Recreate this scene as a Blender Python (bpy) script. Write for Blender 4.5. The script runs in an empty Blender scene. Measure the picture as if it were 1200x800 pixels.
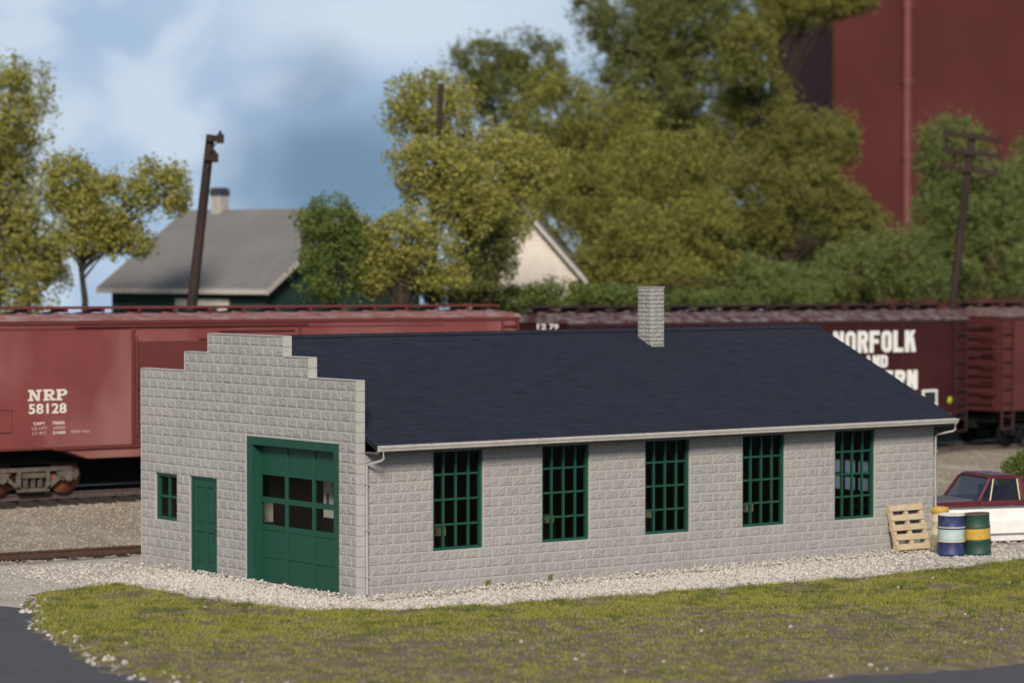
import bpy, bmesh, math, random
import numpy as np
from mathutils import Vector, Matrix, Euler
R = math.radians
rng = np.random.default_rng(7)
random.seed(7)
scene = bpy.context.scene
COL = scene.collection

# ------------------------------------------------------------------ camera frame (world metres, X along the long wall)
CAM = Vector((-31.1499, -45.3716, 6.5267)); FPX = 3340.1; PITCH = R(1.6225); YAW = R(52.389)
FW = Vector((math.cos(YAW)*math.cos(PITCH), math.sin(YAW)*math.cos(PITCH), -math.sin(PITCH)))
RT = Vector((math.sin(YAW), -math.cos(YAW), 0)); UP = RT.cross(FW)
def ray(x, y): return FW + RT*((x-600)/FPX) - UP*((y-400)/FPX)
def at(x, y, d): return CAM + ray(x, y)*d               # a surveyed point at distance d
def atz(x, y, z):
    d = ray(x, y); return CAM + d*((z-CAM.z)/d.z)

# ------------------------------------------------------------------ materials
def mat(name, c1, c2=None, scale=6.0, rough=0.7, bump=0.0, bscale=None, metal=0.0, detail=5.0, lo=.35, hi=.65, spec=0.4, c3=None, s3=1.0, stretch=None):
    m = bpy.data.materials.new(name); m.use_nodes = True
    nt = m.node_tree; n = nt.nodes; L = nt.links; b = n['Principled BSDF']
    b.inputs['Roughness'].default_value = rough; b.inputs['Metallic'].default_value = metal
    b.inputs['Specular IOR Level'].default_value = spec
    tc = n.new('ShaderNodeTexCoord'); vec = tc.outputs['Object']
    if stretch:
        mp = n.new('ShaderNodeMapping'); mp.inputs['Scale'].default_value = stretch
        L.new(vec, mp.inputs['Vector']); vec = mp.outputs['Vector']
    def noise(s, d=detail):
        t = n.new('ShaderNodeTexNoise'); t.inputs['Scale'].default_value = s; t.inputs['Detail'].default_value = d
        L.new(vec, t.inputs['Vector']); return t
    def mix(fac, a, bb):
        x = n.new('ShaderNodeMix'); x.data_type = 'RGBA'
        L.new(fac, x.inputs['Factor'])
        for s, v in ((x.inputs['A'], a), (x.inputs['B'], bb)):
            if isinstance(v, tuple): s.default_value = (*v, 1)
            else: L.new(v, s)
        return x.outputs['Result']
    def ramp(src, a, bb):
        r = n.new('ShaderNodeMapRange'); r.inputs['From Min'].default_value = a; r.inputs['From Max'].default_value = bb
        L.new(src, r.inputs['Value']); return r.outputs['Result']
    if c2 is None: b.inputs['Base Color'].default_value = (*c1, 1)
    else:
        col = mix(ramp(noise(scale).outputs['Fac'], lo, hi), c1, c2)
        if c3 is not None: col = mix(ramp(noise(s3).outputs['Fac'], .48, .68), col, c3)
        L.new(col, b.inputs['Base Color'])
    if bump:
        bn = n.new('ShaderNodeBump'); bn.inputs['Strength'].default_value = bump; bn.inputs['Distance'].default_value = .02
        L.new(noise(bscale or scale*4).outputs['Fac'], bn.inputs['Height']); L.new(bn.outputs['Normal'], b.inputs['Normal'])
    return m

def island_mat(name, cols, rough=.8, trans=0.0, spec=.2):
    """every separate leaf, blade, stone or shingle takes its own tone"""
    m = bpy.data.materials.new(name); m.use_nodes = True
    nt = m.node_tree; n = nt.nodes; L = nt.links; b = n['Principled BSDF']
    b.inputs['Roughness'].default_value = rough; b.inputs['Specular IOR Level'].default_value = spec
    g = n.new('ShaderNodeNewGeometry'); r = n.new('ShaderNodeValToRGB'); r.color_ramp.interpolation = 'LINEAR'
    el = r.color_ramp.elements
    while len(el) < len(cols): el.new(.5)
    for i, c in enumerate(cols): el[i].position = i/(len(cols)-1); el[i].color = (*c, 1)
    L.new(g.outputs['Random Per Island'], r.inputs['Fac']); L.new(r.outputs['Color'], b.inputs['Base Color'])
    if trans:
        t = n.new('ShaderNodeBsdfTranslucent'); L.new(r.outputs['Color'], t.inputs['Color'])
        x = n.new('ShaderNodeMixShader'); x.inputs['Fac'].default_value = trans
        L.new(b.outputs['BSDF'], x.inputs[1]); L.new(t.outputs['BSDF'], x.inputs[2])
        L.new(x.outputs['Shader'], n['Material Output'].inputs['Surface'])
    return m

M = {}
M['block'] = mat('concrete_block', (.295, .279, .260), (.258, .244, .228), 2.2, .9, .35, 60, spec=.2, c3=(.30, .286, .264), s3=.6)
M['block_smooth'] = mat('concrete_quoin', (.37, .35, .325), (.33, .31, .288), 4, .85, .15, 60, spec=.2)
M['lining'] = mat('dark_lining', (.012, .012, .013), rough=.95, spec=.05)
M['green'] = mat('green_paint', (.0085, .060, .035), (.007, .052, .030), 9, .5, .05, 50, spec=.35)
M['gutter'] = mat('gutter_paint', (.43, .40, .36), (.36, .335, .30), 7, .55, spec=.35)
M['soffit'] = mat('soffit_wood', (.10, .09, .08), (.07, .065, .06), 8, .8)
M['shingle'] = island_mat('slate_shingles', [(.0155, .018, .0265), (.0215, .025, .0355), (.0175, .0205, .030), (.0195, .023, .0325)], .85, spec=.15)
M['shingle_base'] = mat('roof_deck', (.012, .015, .024), rough=.9, spec=.1)
M['ballast'] = mat('ballast_ground', (.27, .225, .17), (.19, .158, .12), 9, .95, .6, 45, spec=.1, c3=(.33, .29, .235), s3=1.2)
M['lot'] = mat('gravel_ground', (.48, .435, .375), (.36, .325, .28), 14, .95, .8, 50, spec=.1, c3=(.35, .31, .26), s3=.8)
M['asphalt'] = mat('asphalt', (.084, .079, .084), (.068, .065, .07), 2, .9, .35, 90, spec=.2, c3=(.095, .09, .094), s3=14)
M['turf'] = mat('turf_soil', (.15, .117, .074), (.12, .10, .055), 1.3, .95, .6, 30, spec=.1, c3=(.19, .155, .105), s3=3.0, lo=.4, hi=.6)
M['hill'] = mat('hill_ground', (.07, .075, .03), (.10, .085, .05), .4, .95, .3, 4, spec=.1)
M['stone_white'] = island_mat('white_gravel', [(.50, .455, .395), (.45, .41, .355), (.56, .52, .46), (.41, .37, .325), (.48, .44, .38), (.43, .40, .365), (.48, .425, .355), (.36, .33, .295)], .9)
M['stone_tan'] = island_mat('tan_ballast', [(.30, .25, .19), (.22, .185, .14), (.36, .31, .25), (.17, .145, .115), (.28, .235, .18)], .95)
M['grass'] = island_mat('grass_blades', [(.26, .265, .042), (.36, .335, .062), (.18, .205, .036), (.42, .375, .09), (.29, .285, .048)], .8, .4)
M['grass_dark'] = island_mat('dark_grass_blades', [(.11, .145, .035), (.16, .18, .04), (.09, .125, .04), (.19, .20, .045)], .8, .4)
M['grass_dry'] = island_mat('dry_grass_blades', [(.34, .28, .12), (.27, .22, .09), (.40, .34, .16), (.30, .27, .08)], .8, .3)
M['stone_mix'] = island_mat('mixed_gravel', [(.34, .305, .26), (.24, .215, .185), (.44, .40, .35), (.20, .195, .20), (.30, .27, .225), (.52, .48, .43), (.27, .235, .19), (.16, .15, .145)], .95)
M['crumbs'] = island_mat('soil_crumb', [(.19, .15, .095), (.13, .10, .065), (.24, .195, .13), (.16, .13, .075), (.10, .08, .055)], .95)
M['rust'] = mat('rusty_rail', (.075, .035, .02), (.04, .022, .016), 12, .75, .2, 60)
M['rail'] = mat('rail_steel', (.10, .07, .055), (.06, .042, .034), 9, .6, .1, 60)
M['railtop'] = mat('polished_rail_head', (.75, .74, .72), rough=.3, metal=1.0)
M['tie'] = mat('creosoted_tie', (.045, .036, .030), (.028, .024, .021), 10, .9, .4, 30, spec=.15)
M['red_car'] = mat('oxide_red_paint', (.185, .042, .036), (.155, .035, .031), 1.2, .6, .08, 8, c3=(.24, .095, .085), s3=.42, stretch=(.9, .9, .5))
M['red_roof'] = mat('dusty_red_roof', (.20, .065, .06), (.24, .12, .11), 3, .7, .1, 20, c3=(.26, .18, .165), s3=2)
M['red_trim'] = mat('dark_red_trim', (.115, .022, .018), (.10, .02, .017), 3, .6)
M['mar_car'] = mat('maroon_paint', (.036, .0062, .0062), (.029, .0055, .0055), 1.4, .6, .06, 8, c3=(.042, .0085, .008), s3=.6, spec=.18)
M['mar_trim'] = mat('maroon_trim', (.028, .0072, .0072), (.022, .006, .006), 4, .6)
M['mar_roof'] = mat('dusty_maroon_roof', (.065, .022, .022), (.15, .12, .11), 3, .7, .1, 20, lo=.42, hi=.6)
M['brown_car'] = mat('brown_red_paint', (.078, .0185, .0165), (.066, .0165, .0148), 1.4, .6, .06, 8, c3=(.092, .026, .023), s3=.7, spec=.2)
M['brown_roof'] = mat('dusty_brown_roof', (.11, .05, .046), (.16, .11, .10), 3, .7)
M['brown_trim'] = mat('brown_red_trim', (.052, .0135, .012), (.044, .012, .011), 4, .6)
M['under'] = mat('black_underframe', (.008, .008, .009), rough=.85, spec=.15)
M['truckframe'] = mat('dusty_cast_steel', (.115, .10, .08), (.075, .058, .046), 5, .85, .3, 30)
M['wheelrust'] = mat('rusty_wheel', (.24, .06, .03), (.13, .06, .035), 6, .75, .2, 30)
M['letter'] = mat('cream_lettering', (.66, .61, .52), (.56, .50, .42), 5, .7)
M['letter_w'] = mat('white_lettering', (.68, .66, .62), (.60, .57, .53), 4, .7)
M['letter_p'] = mat('faded_pink_lettering', (.45, .28, .25), rough=.7)
M['blackp'] = mat('black_plate', (.012, .018, .018), rough=.6)
M['dotg'] = mat('yellow_green_paint', (.28, .30, .02), rough=.6)
M['pole'] = mat('weathered_pole', (.040, .026, .021), (.024, .017, .015), 5, .9, .5, 25, spec=.15, stretch=(1, 1, .15))
M['houseroof'] = mat('grey_shingle_roof', (.165, .158, .15), (.15, .144, .137), 3, .9, .2, 25, spec=.12, c3=(.175, .168, .16), s3=.7)
M['housegreen'] = mat('dark_green_siding', (.010, .032, .024), (.008, .026, .02), 3, .8)
M['trimwhite'] = mat('aged_white_trim', (.42, .38, .33), (.34, .31, .27), 5, .8)
M['whitewall'] = mat('cream_wall', (.60, .53, .45), (.54, .475, .40), 1.5, .9, .1, 20, c3=(.48, .42, .36), s3=1.3)
M['greychim'] = mat('pale_chimney', (.36, .33, .30), (.28, .255, .235), 5, .9, .3, 25)
M['soot'] = mat('chimney_cap', (.03, .033, .045), rough=.9)
M['redmill'] = mat('mill_red_wall', (.068, .0165, .0145), (.057, .0145, .013), .35, .8, .1, 5, c3=(.076, .020, .0175), s3=.18, spec=.12)
M['redpipe'] = mat('mill_red_pipe', (.16, .045, .042), (.13, .036, .034), 1, .6)
M['truckred'] = mat('truck_maroon', (.085, .010, .011), (.07, .009, .010), 3, .42, spec=.5)
M['truckwhite'] = mat('truck_white', (.70, .67, .63), (.62, .59, .55), 3, .5, spec=.45)
M['chrome'] = mat('dull_chrome', (.55, .55, .54), rough=.3, metal=1)
M['dust'] = mat('dusty_hood', (.10, .085, .10), (.13, .085, .09), 6, .6)
M['tyre'] = mat('tyre_rubber', (.02, .02, .02), rough=.9)
M['cabin'] = mat('cab_interior', (.03, .028, .03), rough=.9)
M['pallet'] = mat('pallet_wood', (.50, .39, .25), (.38, .29, .18), 5, .85, .4, 30, stretch=(.6, 6, 6))
M['drumblue'] = mat('blue_drum_paint', (.017, .030, .115), (.012, .022, .085), 6, .55, .05, 30, c3=(.05, .055, .10), s3=7)
M['drumteal'] = mat('pale_teal_band', (.30, .41, .40), (.38, .45, .42), 8, .7)
M['drumwhite'] = mat('chalky_white_lid', (.58, .55, .50), (.45, .42, .38), 8, .8)
M['drumgreen'] = mat('green_drum_paint', (.012, .052, .034), (.02, .045, .03), 6, .6, .05, 30)
M['drumyellow'] = mat('yellow_band', (.46, .28, .03), (.40, .24, .03), 8, .65)
M['drumrust'] = mat('rusty_lid', (.10, .06, .042), (.07, .045, .032), 9, .85)
M['cream'] = mat('cream_enamel', (.55, .47, .30), (.45, .38, .24), 6, .7)
M['bark'] = mat('bark', (.045, .034, .024), (.028, .022, .017), 8, .95, .6, 20, spec=.1)
M['twig'] = mat('pale_stem', (.30, .22, .13), (.22, .165, .10), 6, .9)
M['crate'] = mat('workshop_grey', (.30, .28, .25), rough=.8)

def glass(name, tint=(.85, .88, .87), gloss=.05):
    m = bpy.data.materials.new(name); m.use_nodes = True
    nt = m.node_tree; n = nt.nodes; L = nt.links
    t = n.new('ShaderNodeBsdfTransparent'); t.inputs['Color'].default_value = (*tint, 1)
    g = n.new('ShaderNodeBsdfGlossy'); g.inputs['Roughness'].default_value = .08
    f = n.new('ShaderNodeMath'); f.operation = 'MULTIPLY'; f.inputs[1].default_value = gloss/.04
    fr = n.new('ShaderNodeFresnel'); fr.inputs['IOR'].default_value = 1.45
    ge = n.new('ShaderNodeNewGeometry'); iv = n.new('ShaderNodeMath'); iv.operation = 'SUBTRACT'; iv.inputs[0].default_value = 1; L.new(ge.outputs['Backfacing'], iv.inputs[1])
    mm = n.new('ShaderNodeMath'); mm.operation = 'MULTIPLY'; L.new(fr.outputs[0], mm.inputs[0]); L.new(iv.outputs[0], mm.inputs[1]); L.new(mm.outputs[0], f.inputs[0])
    x = n.new('ShaderNodeMixShader'); L.new(f.outputs[0], x.inputs['Fac']); L.new(t.outputs[0], x.inputs[1]); L.new(g.outputs[0], x.inputs[2])
    L.new(x.outputs[0], n['Material Output'].inputs['Surface'])
    return m
M['glass'] = glass('window_glass', (.84, .86, .85), .03); 
_m = bpy.data.materials.new('frosted_glass'); _m.use_nodes = True; _n = _m.node_tree.nodes
_t = _n.new('ShaderNodeBsdfTranslucent'); _t.inputs['Color'].default_value = (.95, .88, .84, 1); _m.node_tree.links.new(_t.outputs[0], _n['Material Output'].inputs['Surface']); M['frosted'] = _m
M['truckglass'] = glass('tinted_glass', (.62, .62, .63), .07)

# ------------------------------------------------------------------ mesh builder
class MB:
    def __init__(s): s.v = []; s.f = []; s.sm = []
    def add(s, vs, fs, smooth=False):
        o = len(s.v); s.v += [tuple(v) for v in vs]; s.f += [tuple(i+o for i in f) for f in fs]; s.sm += [smooth]*len(fs)
    def box(s, x0, x1, y0, y1, z0, z1, T=None):
        x0, x1 = sorted((x0, x1)); y0, y1 = sorted((y0, y1)); z0, z1 = sorted((z0, z1))
        vs = [Vector(p) for p in ((x0,y0,z0),(x1,y0,z0),(x1,y1,z0),(x0,y1,z0),(x0,y0,z1),(x1,y0,z1),(x1,y1,z1),(x0,y1,z1))]
        if T: vs = [T @ v for v in vs]
        s.add(vs, [(0,3,2,1),(4,5,6,7),(0,1,5,4),(1,2,6,5),(2,3,7,6),(3,0,4,7)])
    def tube(s, pts, r, n=10, cap=True, T=None):
        pts = [Vector(p) for p in pts]; rs = r if isinstance(r, (list, tuple)) else [r]*len(pts)
        vs = []; fs = []
        for i, p in enumerate(pts):
            d = (pts[min(i+1, len(pts)-1)] - pts[max(i-1, 0)]).normalized()
            a = d.cross(Vector((0,0,1)))
            if a.length < .05: a = d.cross(Vector((1,0,0)))
            a.normalize(); b = d.cross(a)
            for k in range(n):
                t = 2*math.pi*k/n; vs.append(p + (a*math.cos(t) + b*math.sin(t))*rs[i])
        for i in range(len(pts)-1):
            for k in range(n):
                fs.append((i*n+k, i*n+(k+1)%n, (i+1)*n+(k+1)%n, (i+1)*n+k))
        if T: vs = [T @ v for v in vs]
        s.add(vs, fs, True)
        if cap: s.add(vs[:n], [tuple(range(n))]); s.add(vs[-n:], [tuple(range(n-1,-1,-1))])
    def lathe(s, prof, n=28, T=None, smooth=True):
        """prof: list of (r, z) about the Z axis; split where r,z repeated for crisp edges"""
        vs = []; fs = []
        for r, z in prof:
            for k in range(n):
                t = 2*math.pi*k/n; vs.append(Vector((r*math.cos(t), r*math.sin(t), z)))
        for i in range(len(prof)-1):
            for k in range(n): fs.append((i*n+k, i*n+(k+1)%n, (i+1)*n+(k+1)%n, (i+1)*n+k))
        if T: vs = [T @ v for v in vs]
        s.add(vs, fs, smooth)
    def prism(s, poly, y0, y1, T=None):
        """poly: (x, z) outline extruded in y"""
        n = len(poly); vs = [Vector((x, y0, z)) for x, z in poly] + [Vector((x, y1, z)) for x, z in poly]
        if T: vs = [T @ v for v in vs]
        s.add(vs, [tuple(range(n)), tuple(range(2*n-1, n-1, -1))] + [(i, i+n, (i+1)%n+n, (i+1)%n) for i in range(n)])
    def build(s, name, m, parent=None, bevel=0, fix=True):
        me = bpy.data.meshes.new(name); me.from_pydata(s.v, [], s.f)
        me.polygons.foreach_set('use_smooth', s.sm); me.materials.append(m); me.update()
        if fix:
            b = bmesh.new(); b.from_mesh(me); bmesh.ops.recalc_face_normals(b, faces=b.faces); b.to_mesh(me); b.free()
        o = bpy.data.objects.new(name, me); COL.objects.link(o)
        if parent: o.parent = parent
        if bevel:
            md = o.modifiers.new('bevel', 'BEVEL'); md.width = bevel; md.segments = 2; md.limit_method = 'ANGLE'; md.angle_limit = R(40)
        return o

def np_mesh(name, verts, faces, m, parent=None, smooth=False):
    """verts (N,3), faces (F,k) constant k"""
    me = bpy.data.meshes.new(name); k = faces.shape[1]
    me.vertices.add(len(verts)); me.vertices.foreach_set('co', verts.astype(np.float32).ravel())
    me.loops.add(faces.size); me.loops.foreach_set('vertex_index', faces.astype(np.int32).ravel())
    me.polygons.add(len(faces)); me.polygons.foreach_set('loop_start', np.arange(0, faces.size, k, dtype=np.int32))
    me.polygons.foreach_set('use_smooth', [smooth]*len(faces))
    me.materials.append(m); me.update(calc_edges=True); me.validate()
    o = bpy.data.objects.new(name, me); COL.objects.link(o)
    if parent: o.parent = parent
    return o

def tag(o, label, cat, group=None):
    o['label'] = label; o['category'] = cat
    if group: o['group'] = group
    return o
def thing(name, label, cat, loc=(0,0,0), rz=0, group=None):
    o = bpy.data.objects.new(name, None); COL.objects.link(o); o.empty_display_size = .3
    o.location = loc; o.rotation_euler = (0, 0, rz)
    return tag(o, label, cat, group)
def kind(o, k): o['kind'] = k; return o
def clone(o, parent=None, **kw):
    c = o.copy(); COL.objects.link(c)
    if parent: c.parent = parent
    return c
def copy_tree(o, parent=None):
    c = clone(o, parent)
    for ch in list(o.children): copy_tree(ch, c)
    return c

# ------------------------------------------------------------------ value noise for shapes
_perm = rng.random((64, 64))
def vnoise(x, y):
    x = np.asarray(x, float); y = np.asarray(y, float)
    xi = np.floor(x).astype(int); yi = np.floor(y).astype(int); fx = x-xi; fy = y-yi
    fx = fx*fx*(3-2*fx); fy = fy*fy*(3-2*fy)
    g = lambda a, b: _perm[a % 64, b % 64]
    return (g(xi,yi)*(1-fx)+g(xi+1,yi)*fx)*(1-fy) + (g(xi,yi+1)*(1-fx)+g(xi+1,yi+1)*fx)*fy
def fbm(x, y, o=3):
    s = 0; a = .5
    for i in range(o): s = s + a*vnoise(x*2**i+i*17.3, y*2**i+i*5.1); a *= .5
    return s/(1-.5**o)
def sstep(a, b, x):
    t = np.clip((np.asarray(x, float)-a)/(b-a), 0, 1); return t*t*(3-2*t)

# ------------------------------------------------------------------ ground
def dist_cam(x, y): return (x-CAM.x)*FW.x + (y-CAM.y)*FW.y
def ground_z(x, y):
    x = np.asarray(x, float); y = np.asarray(y, float)
    z = -.02 + .46*sstep(10.9, 16.4, y)
    z = z + (.035*fbm(x*.9, y*.9)-.017)*sstep(9.5, 12, y)
    z = z + .85*sstep(21.3, 24.2, y) + .25*sstep(26, 36, y)
    d = dist_cam(x, y)
    z = z - np.clip(d-135, 0, None)*.05
    return z
def grid_ground():
    def axis(lo, a, b, hi, fine):
        near = np.arange(a, b, fine)
        out = [a - (1.35**k-1)*2.5 for k in range(1, 40)]; lo_ = [v for v in out if v > lo][::-1]
        hi_ = [b + (1.35**k-1)*2.5 for k in range(1, 40)]; hi_ = [v for v in hi_ if v < hi]
        return np.array([lo] + lo_ + list(near) + hi_ + [hi])
    X = axis(-2500, -14, 44, 2500, .4); Y = axis(-2500, -20, 42, 2500, .4)
    gx, gy = np.meshgrid(X, Y); gz = ground_z(gx, gy)
    v = np.stack([gx.ravel(), gy.ravel(), gz.ravel()], 1)
    w = len(X); i = (np.arange(len(Y)-1)[:, None]*w + np.arange(w-1)[None]).ravel()
    f = np.stack([i, i+1, i+1+w, i+w], 1)
    o = np_mesh('ground', v, f, M['ballast'], smooth=True)
    o.data.materials.append(M['hill']); o.data.materials.append(M['lot'])
    cy = v[f].mean(1)
    idx = np.zeros(len(f), np.int32)
    idx[(cy[:, 1] > 21.4)] = 1
    idx[(cy[:, 1] < 9.7)] = 2
    o.data.polygons.foreach_set('material_index', idx)
    return kind(o, 'structure')
grid_ground()

# verge polygon (turf between the gravel and the road)
VERGE = np.array([(-4.6,4.5),(-3.7,4.9),(-2.3,4.7),(-2.35,3.0),(-2.2,1.0),(-1.5,-1.0),(-.6,-2.0),(1.8,-2.55),(5.8,-2.95),(10,-3.3),(13,-3.3),(15.7,-2.95),(19,-3.2),(32,-5),
                  (34,-21.5),(20,-17.9),(10,-15.5),(3.55,-13.94),(1.28,-13.35),(-1.21,-12.95),(-4.5,-11.9),(-7.0,-10.2),(-8.4,-8.2),(-8.75,-6.6),(-8.25,-4.03),(-7.05,-.09),(-5.65,2.9)])
def poly_sd(px, py, poly):
    px = np.asarray(px, float); py = np.asarray(py, float); d = np.full(px.shape, 1e9); ins = np.zeros(px.shape, bool)
    n = len(poly)
    for i in range(n):
        ax, ay = poly[i]; bx, by = poly[(i+1) % n]; ex, ey = bx-ax, by-ay
        t = np.clip(((px-ax)*ex+(py-ay)*ey)/(ex*ex+ey*ey), 0, 1)
        d = np.minimum(d, np.hypot(px-ax-t*ex, py-ay-t*ey))
        c = ((ay > py) != (by > py)); ins ^= c & (px < ex*(py-ay)/(ey if ey else 1e-9)+ax)
    return np.where(ins, d, -d)
def verge_z(x, y):
    sd = poly_sd(x, y, VERGE) + (fbm(x*1.7, y*1.7)-.5)*.7 + (fbm(x*6, y*6)-.5)*.25
    return np.clip(sd*.16, -.3, .07) + (fbm(x*2.5+9, y*2.5)-.5)*.06 - .02 + .05*(fbm(x*.5, y*.5+3)-.5), sd
def make_verge():
    X = np.arange(-9.6, 34, .13); Y = np.arange(-20, 6, .13)
    gx, gy = np.meshgrid(X, Y); gz, sd = verge_z(gx, gy)
    w = len(X); i = (np.arange(len(Y)-1)[:, None]*w + np.arange(w-1)[None]).ravel()
    f = np.stack([i, i+1, i+1+w, i+w], 1)
    keep = (sd.ravel()[f].max(1) > -.5); f = f[keep]
    used, inv = np.unique(f, return_inverse=True)
    v = np.stack([gx.ravel(), gy.ravel(), gz.ravel()], 1)[used]
    return kind(np_mesh('turf_ground', v, inv.reshape(f.shape), M['turf'], smooth=True), 'structure')
make_verge()

# road: wraps round the verge
def make_road():
    b = MB()
    pts = [(-60,9),(-12,5.6),(-6.9,4.3),(-5.9,3.2),(-4,-4),(0,-10),(6,-13),(20,-16),(40,-20),(90,-30),(90,-120),(-60,-120)]
    b.add([(x, y, -.012) for x, y in pts], [tuple(range(len(pts)))])
    o = b.build('road', M['asphalt'], fix=False)
    bm = bmesh.new(); bm.from_mesh(o.data); bmesh.ops.triangulate(bm, faces=bm.faces); 
    for f in bm.faces:
        if f.normal.z < 0: f.normal_flip()
    bm.to_mesh(o.data); bm.free()
    kind(o, 'structure')
    # broken asphalt lip towards the gravel apron
    l = MB()
    for i in range(16):
        t = i/15; x = -11.5 + t*5.4; y = 5.55 - t*1.75 + random.uniform(-.06, .06)
        T = Matrix.Translation((x, y, .0)) @ Matrix.Rotation(R(-18+random.uniform(-14, 14)), 4, 'Z')
        l.box(-.22, .22, -.14, .14, -.03, random.uniform(.05, .09), T)
    kind(l.build('road_edge', M['asphalt'], bevel=.02), 'structure')
make_road()

# stones
def ico():
    b = bmesh.new(); bmesh.ops.create_icosphere(b, subdivisions=1, radius=1)
    v = np.array([x.co[:] for x in b.verts]); f = np.array([[q.index for q in p.verts] for p in b.faces]); b.free(); return v, f
ICO_V, ICO_F = ico()
def scatter_stones(name, pos, size, m, seed):
    g = np.random.default_rng(seed); n = len(pos)
    sc = size[:, None]*g.uniform(.6, 1.25, (n, 3)); sc[:, 2] *= .8
    base = ICO_V[None]*g.uniform(.72, 1.22, (n, len(ICO_V), 1))
    v = base*sc[:, None, :]
    a = g.uniform(0, 6.283, n); c, s = np.cos(a), np.sin(a)
    t = g.uniform(-.6, .6, n); ct, st = np.cos(t), np.sin(t)
    y2 = v[..., 1]*ct[:, None]-v[..., 2]*st[:, None]; z2 = v[..., 1]*st[:, None]+v[..., 2]*ct[:, None]
    x3 = v[..., 0]*c[:, None]-y2*s[:, None]; y3 = v[..., 0]*s[:, None]+y2*c[:, None]
    v = np.stack([x3, y3, z2], -1) + pos[:, None, :]
    f = ICO_F[None] + (np.arange(n)*len(ICO_V))[:, None, None]
    return kind(np_mesh(name, v.reshape(-1, 3), f.reshape(-1, 3), m), 'stuff')
def stones_gravel():
    g = np.random.default_rng(3)
    out = lambda x, y: poly_sd(x, y, VERGE) < .10 + .6*(fbm(x*2, y*2)-.45)
    def region(P, n, x0, x1, y0, y1, keep, smin, smax):
        x = g.uniform(x0, x1, n); y = g.uniform(y0, y1, n); k = keep(x, y)
        x, y = x[k], y[k]; s = smin + (smax-smin)*g.random(len(x))**2.5
        P.append((x, y, s))
    def finish(name, P, m, seed, lift):
        x = np.concatenate([p[0] for p in P]); y = np.concatenate([p[1] for p in P]); s = np.concatenate([p[2] for p in P])
        vz, sd = verge_z(x, y)
        z = np.maximum(ground_z(x, y), np.where(sd > -.4, vz, -9))
        heap = .045*np.exp(-np.clip(-y, 0, None)/.35)*((x > -.2) & (x < 16)) + .045*np.exp(-np.clip(-x, 0, None)/.35)*((y > -.5) & (y < 8.2))
        scatter_stones(name, np.stack([x, y, z + np.where(sd < .2, g.random(len(x))*heap, 0) + s*lift], 1), s, m, seed)
    near = lambda x, y: -poly_sd(x, y, VERGE)                       # metres outside the turf edge
    clean = lambda x, y: np.clip(near(x, y)/1.0, .12, 1)*(1-.75*sstep(9, 14, x)*sstep(0, 1.6, -y))
    P = []
    region(P, 34000, -.3, 17, -3.9, 0.0, lambda x, y: out(x, y) & (y < -.02) & (g.random(len(x)) < clean(x, y)), .008, .036)
    region(P, 20000, -3.2, 0, -2.6, 9, lambda x, y: out(x, y) & (x < -.03) & (g.random(len(x)) < clean(x, y)*(1-.8*sstep(5.0, 7.5, y-.4*x))), .010, .040)
    finish('gravel', P, M['stone_white'], 11, .25)
    P = []                                                          # greyer, dirtier stones along the turf edge, the apron and the yard
    region(P, 12000, -.3, 17, -3.9, 0.0, lambda x, y: out(x, y) & (y < -.02) & (g.random(len(x)) > .8*clean(x, y)), .012, .05)
    region(P, 6000, -3.2, 0, -2.6, 9, lambda x, y: out(x, y) & (x < -.03) & (g.random(len(x)) > .8*clean(x, y)), .012, .045)
    region(P, 9000, -10, -2.0, 3.0, 9.8, lambda x, y: out(x, y) & (y > 4.3-(x+6)*.3), .008, .030)
    region(P, 9000, 16.1, 24, -3.6, 4, lambda x, y: out(x, y), .012, .05)
    region(P, 9000, -9, 24, -16, 5, lambda x, y: (poly_sd(x, y, VERGE) > 0) & (g.random(len(x)) < .035+.4*np.exp(-np.abs(poly_sd(x, y, VERGE)-.15)/.35)), .015, .055)
    region(P, 900, -8.9, -4.5, -10, 4.6, lambda x, y: np.abs(poly_sd(x, y, VERGE)-.18) < .25, .02, .085)
    finish('dirty_gravel', P, M['stone_mix'], 13, .15)
    P = []                                                          # soil crumbs between the grass
    region(P, 70000, -9, 26, -18, 5, lambda x, y: poly_sd(x, y, VERGE) > .05, .006, .026)
    finish('soil_crumbs', P, M['crumbs'], 14, .2)
    n = 15000; x = np.concatenate([g.uniform(-4, 6.5, n), g.uniform(15, 36, n)]); y = np.concatenate([g.uniform(9.9, 17.3, n), g.uniform(4, 17.3, n)])
    s = .012 + .028*g.random(2*n)**2.5
    scatter_stones('ballast_stones', np.stack([x, y, ground_z(x, y)+s*.2], 1), s, M['stone_tan'], 12)
stones_gravel()

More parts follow.
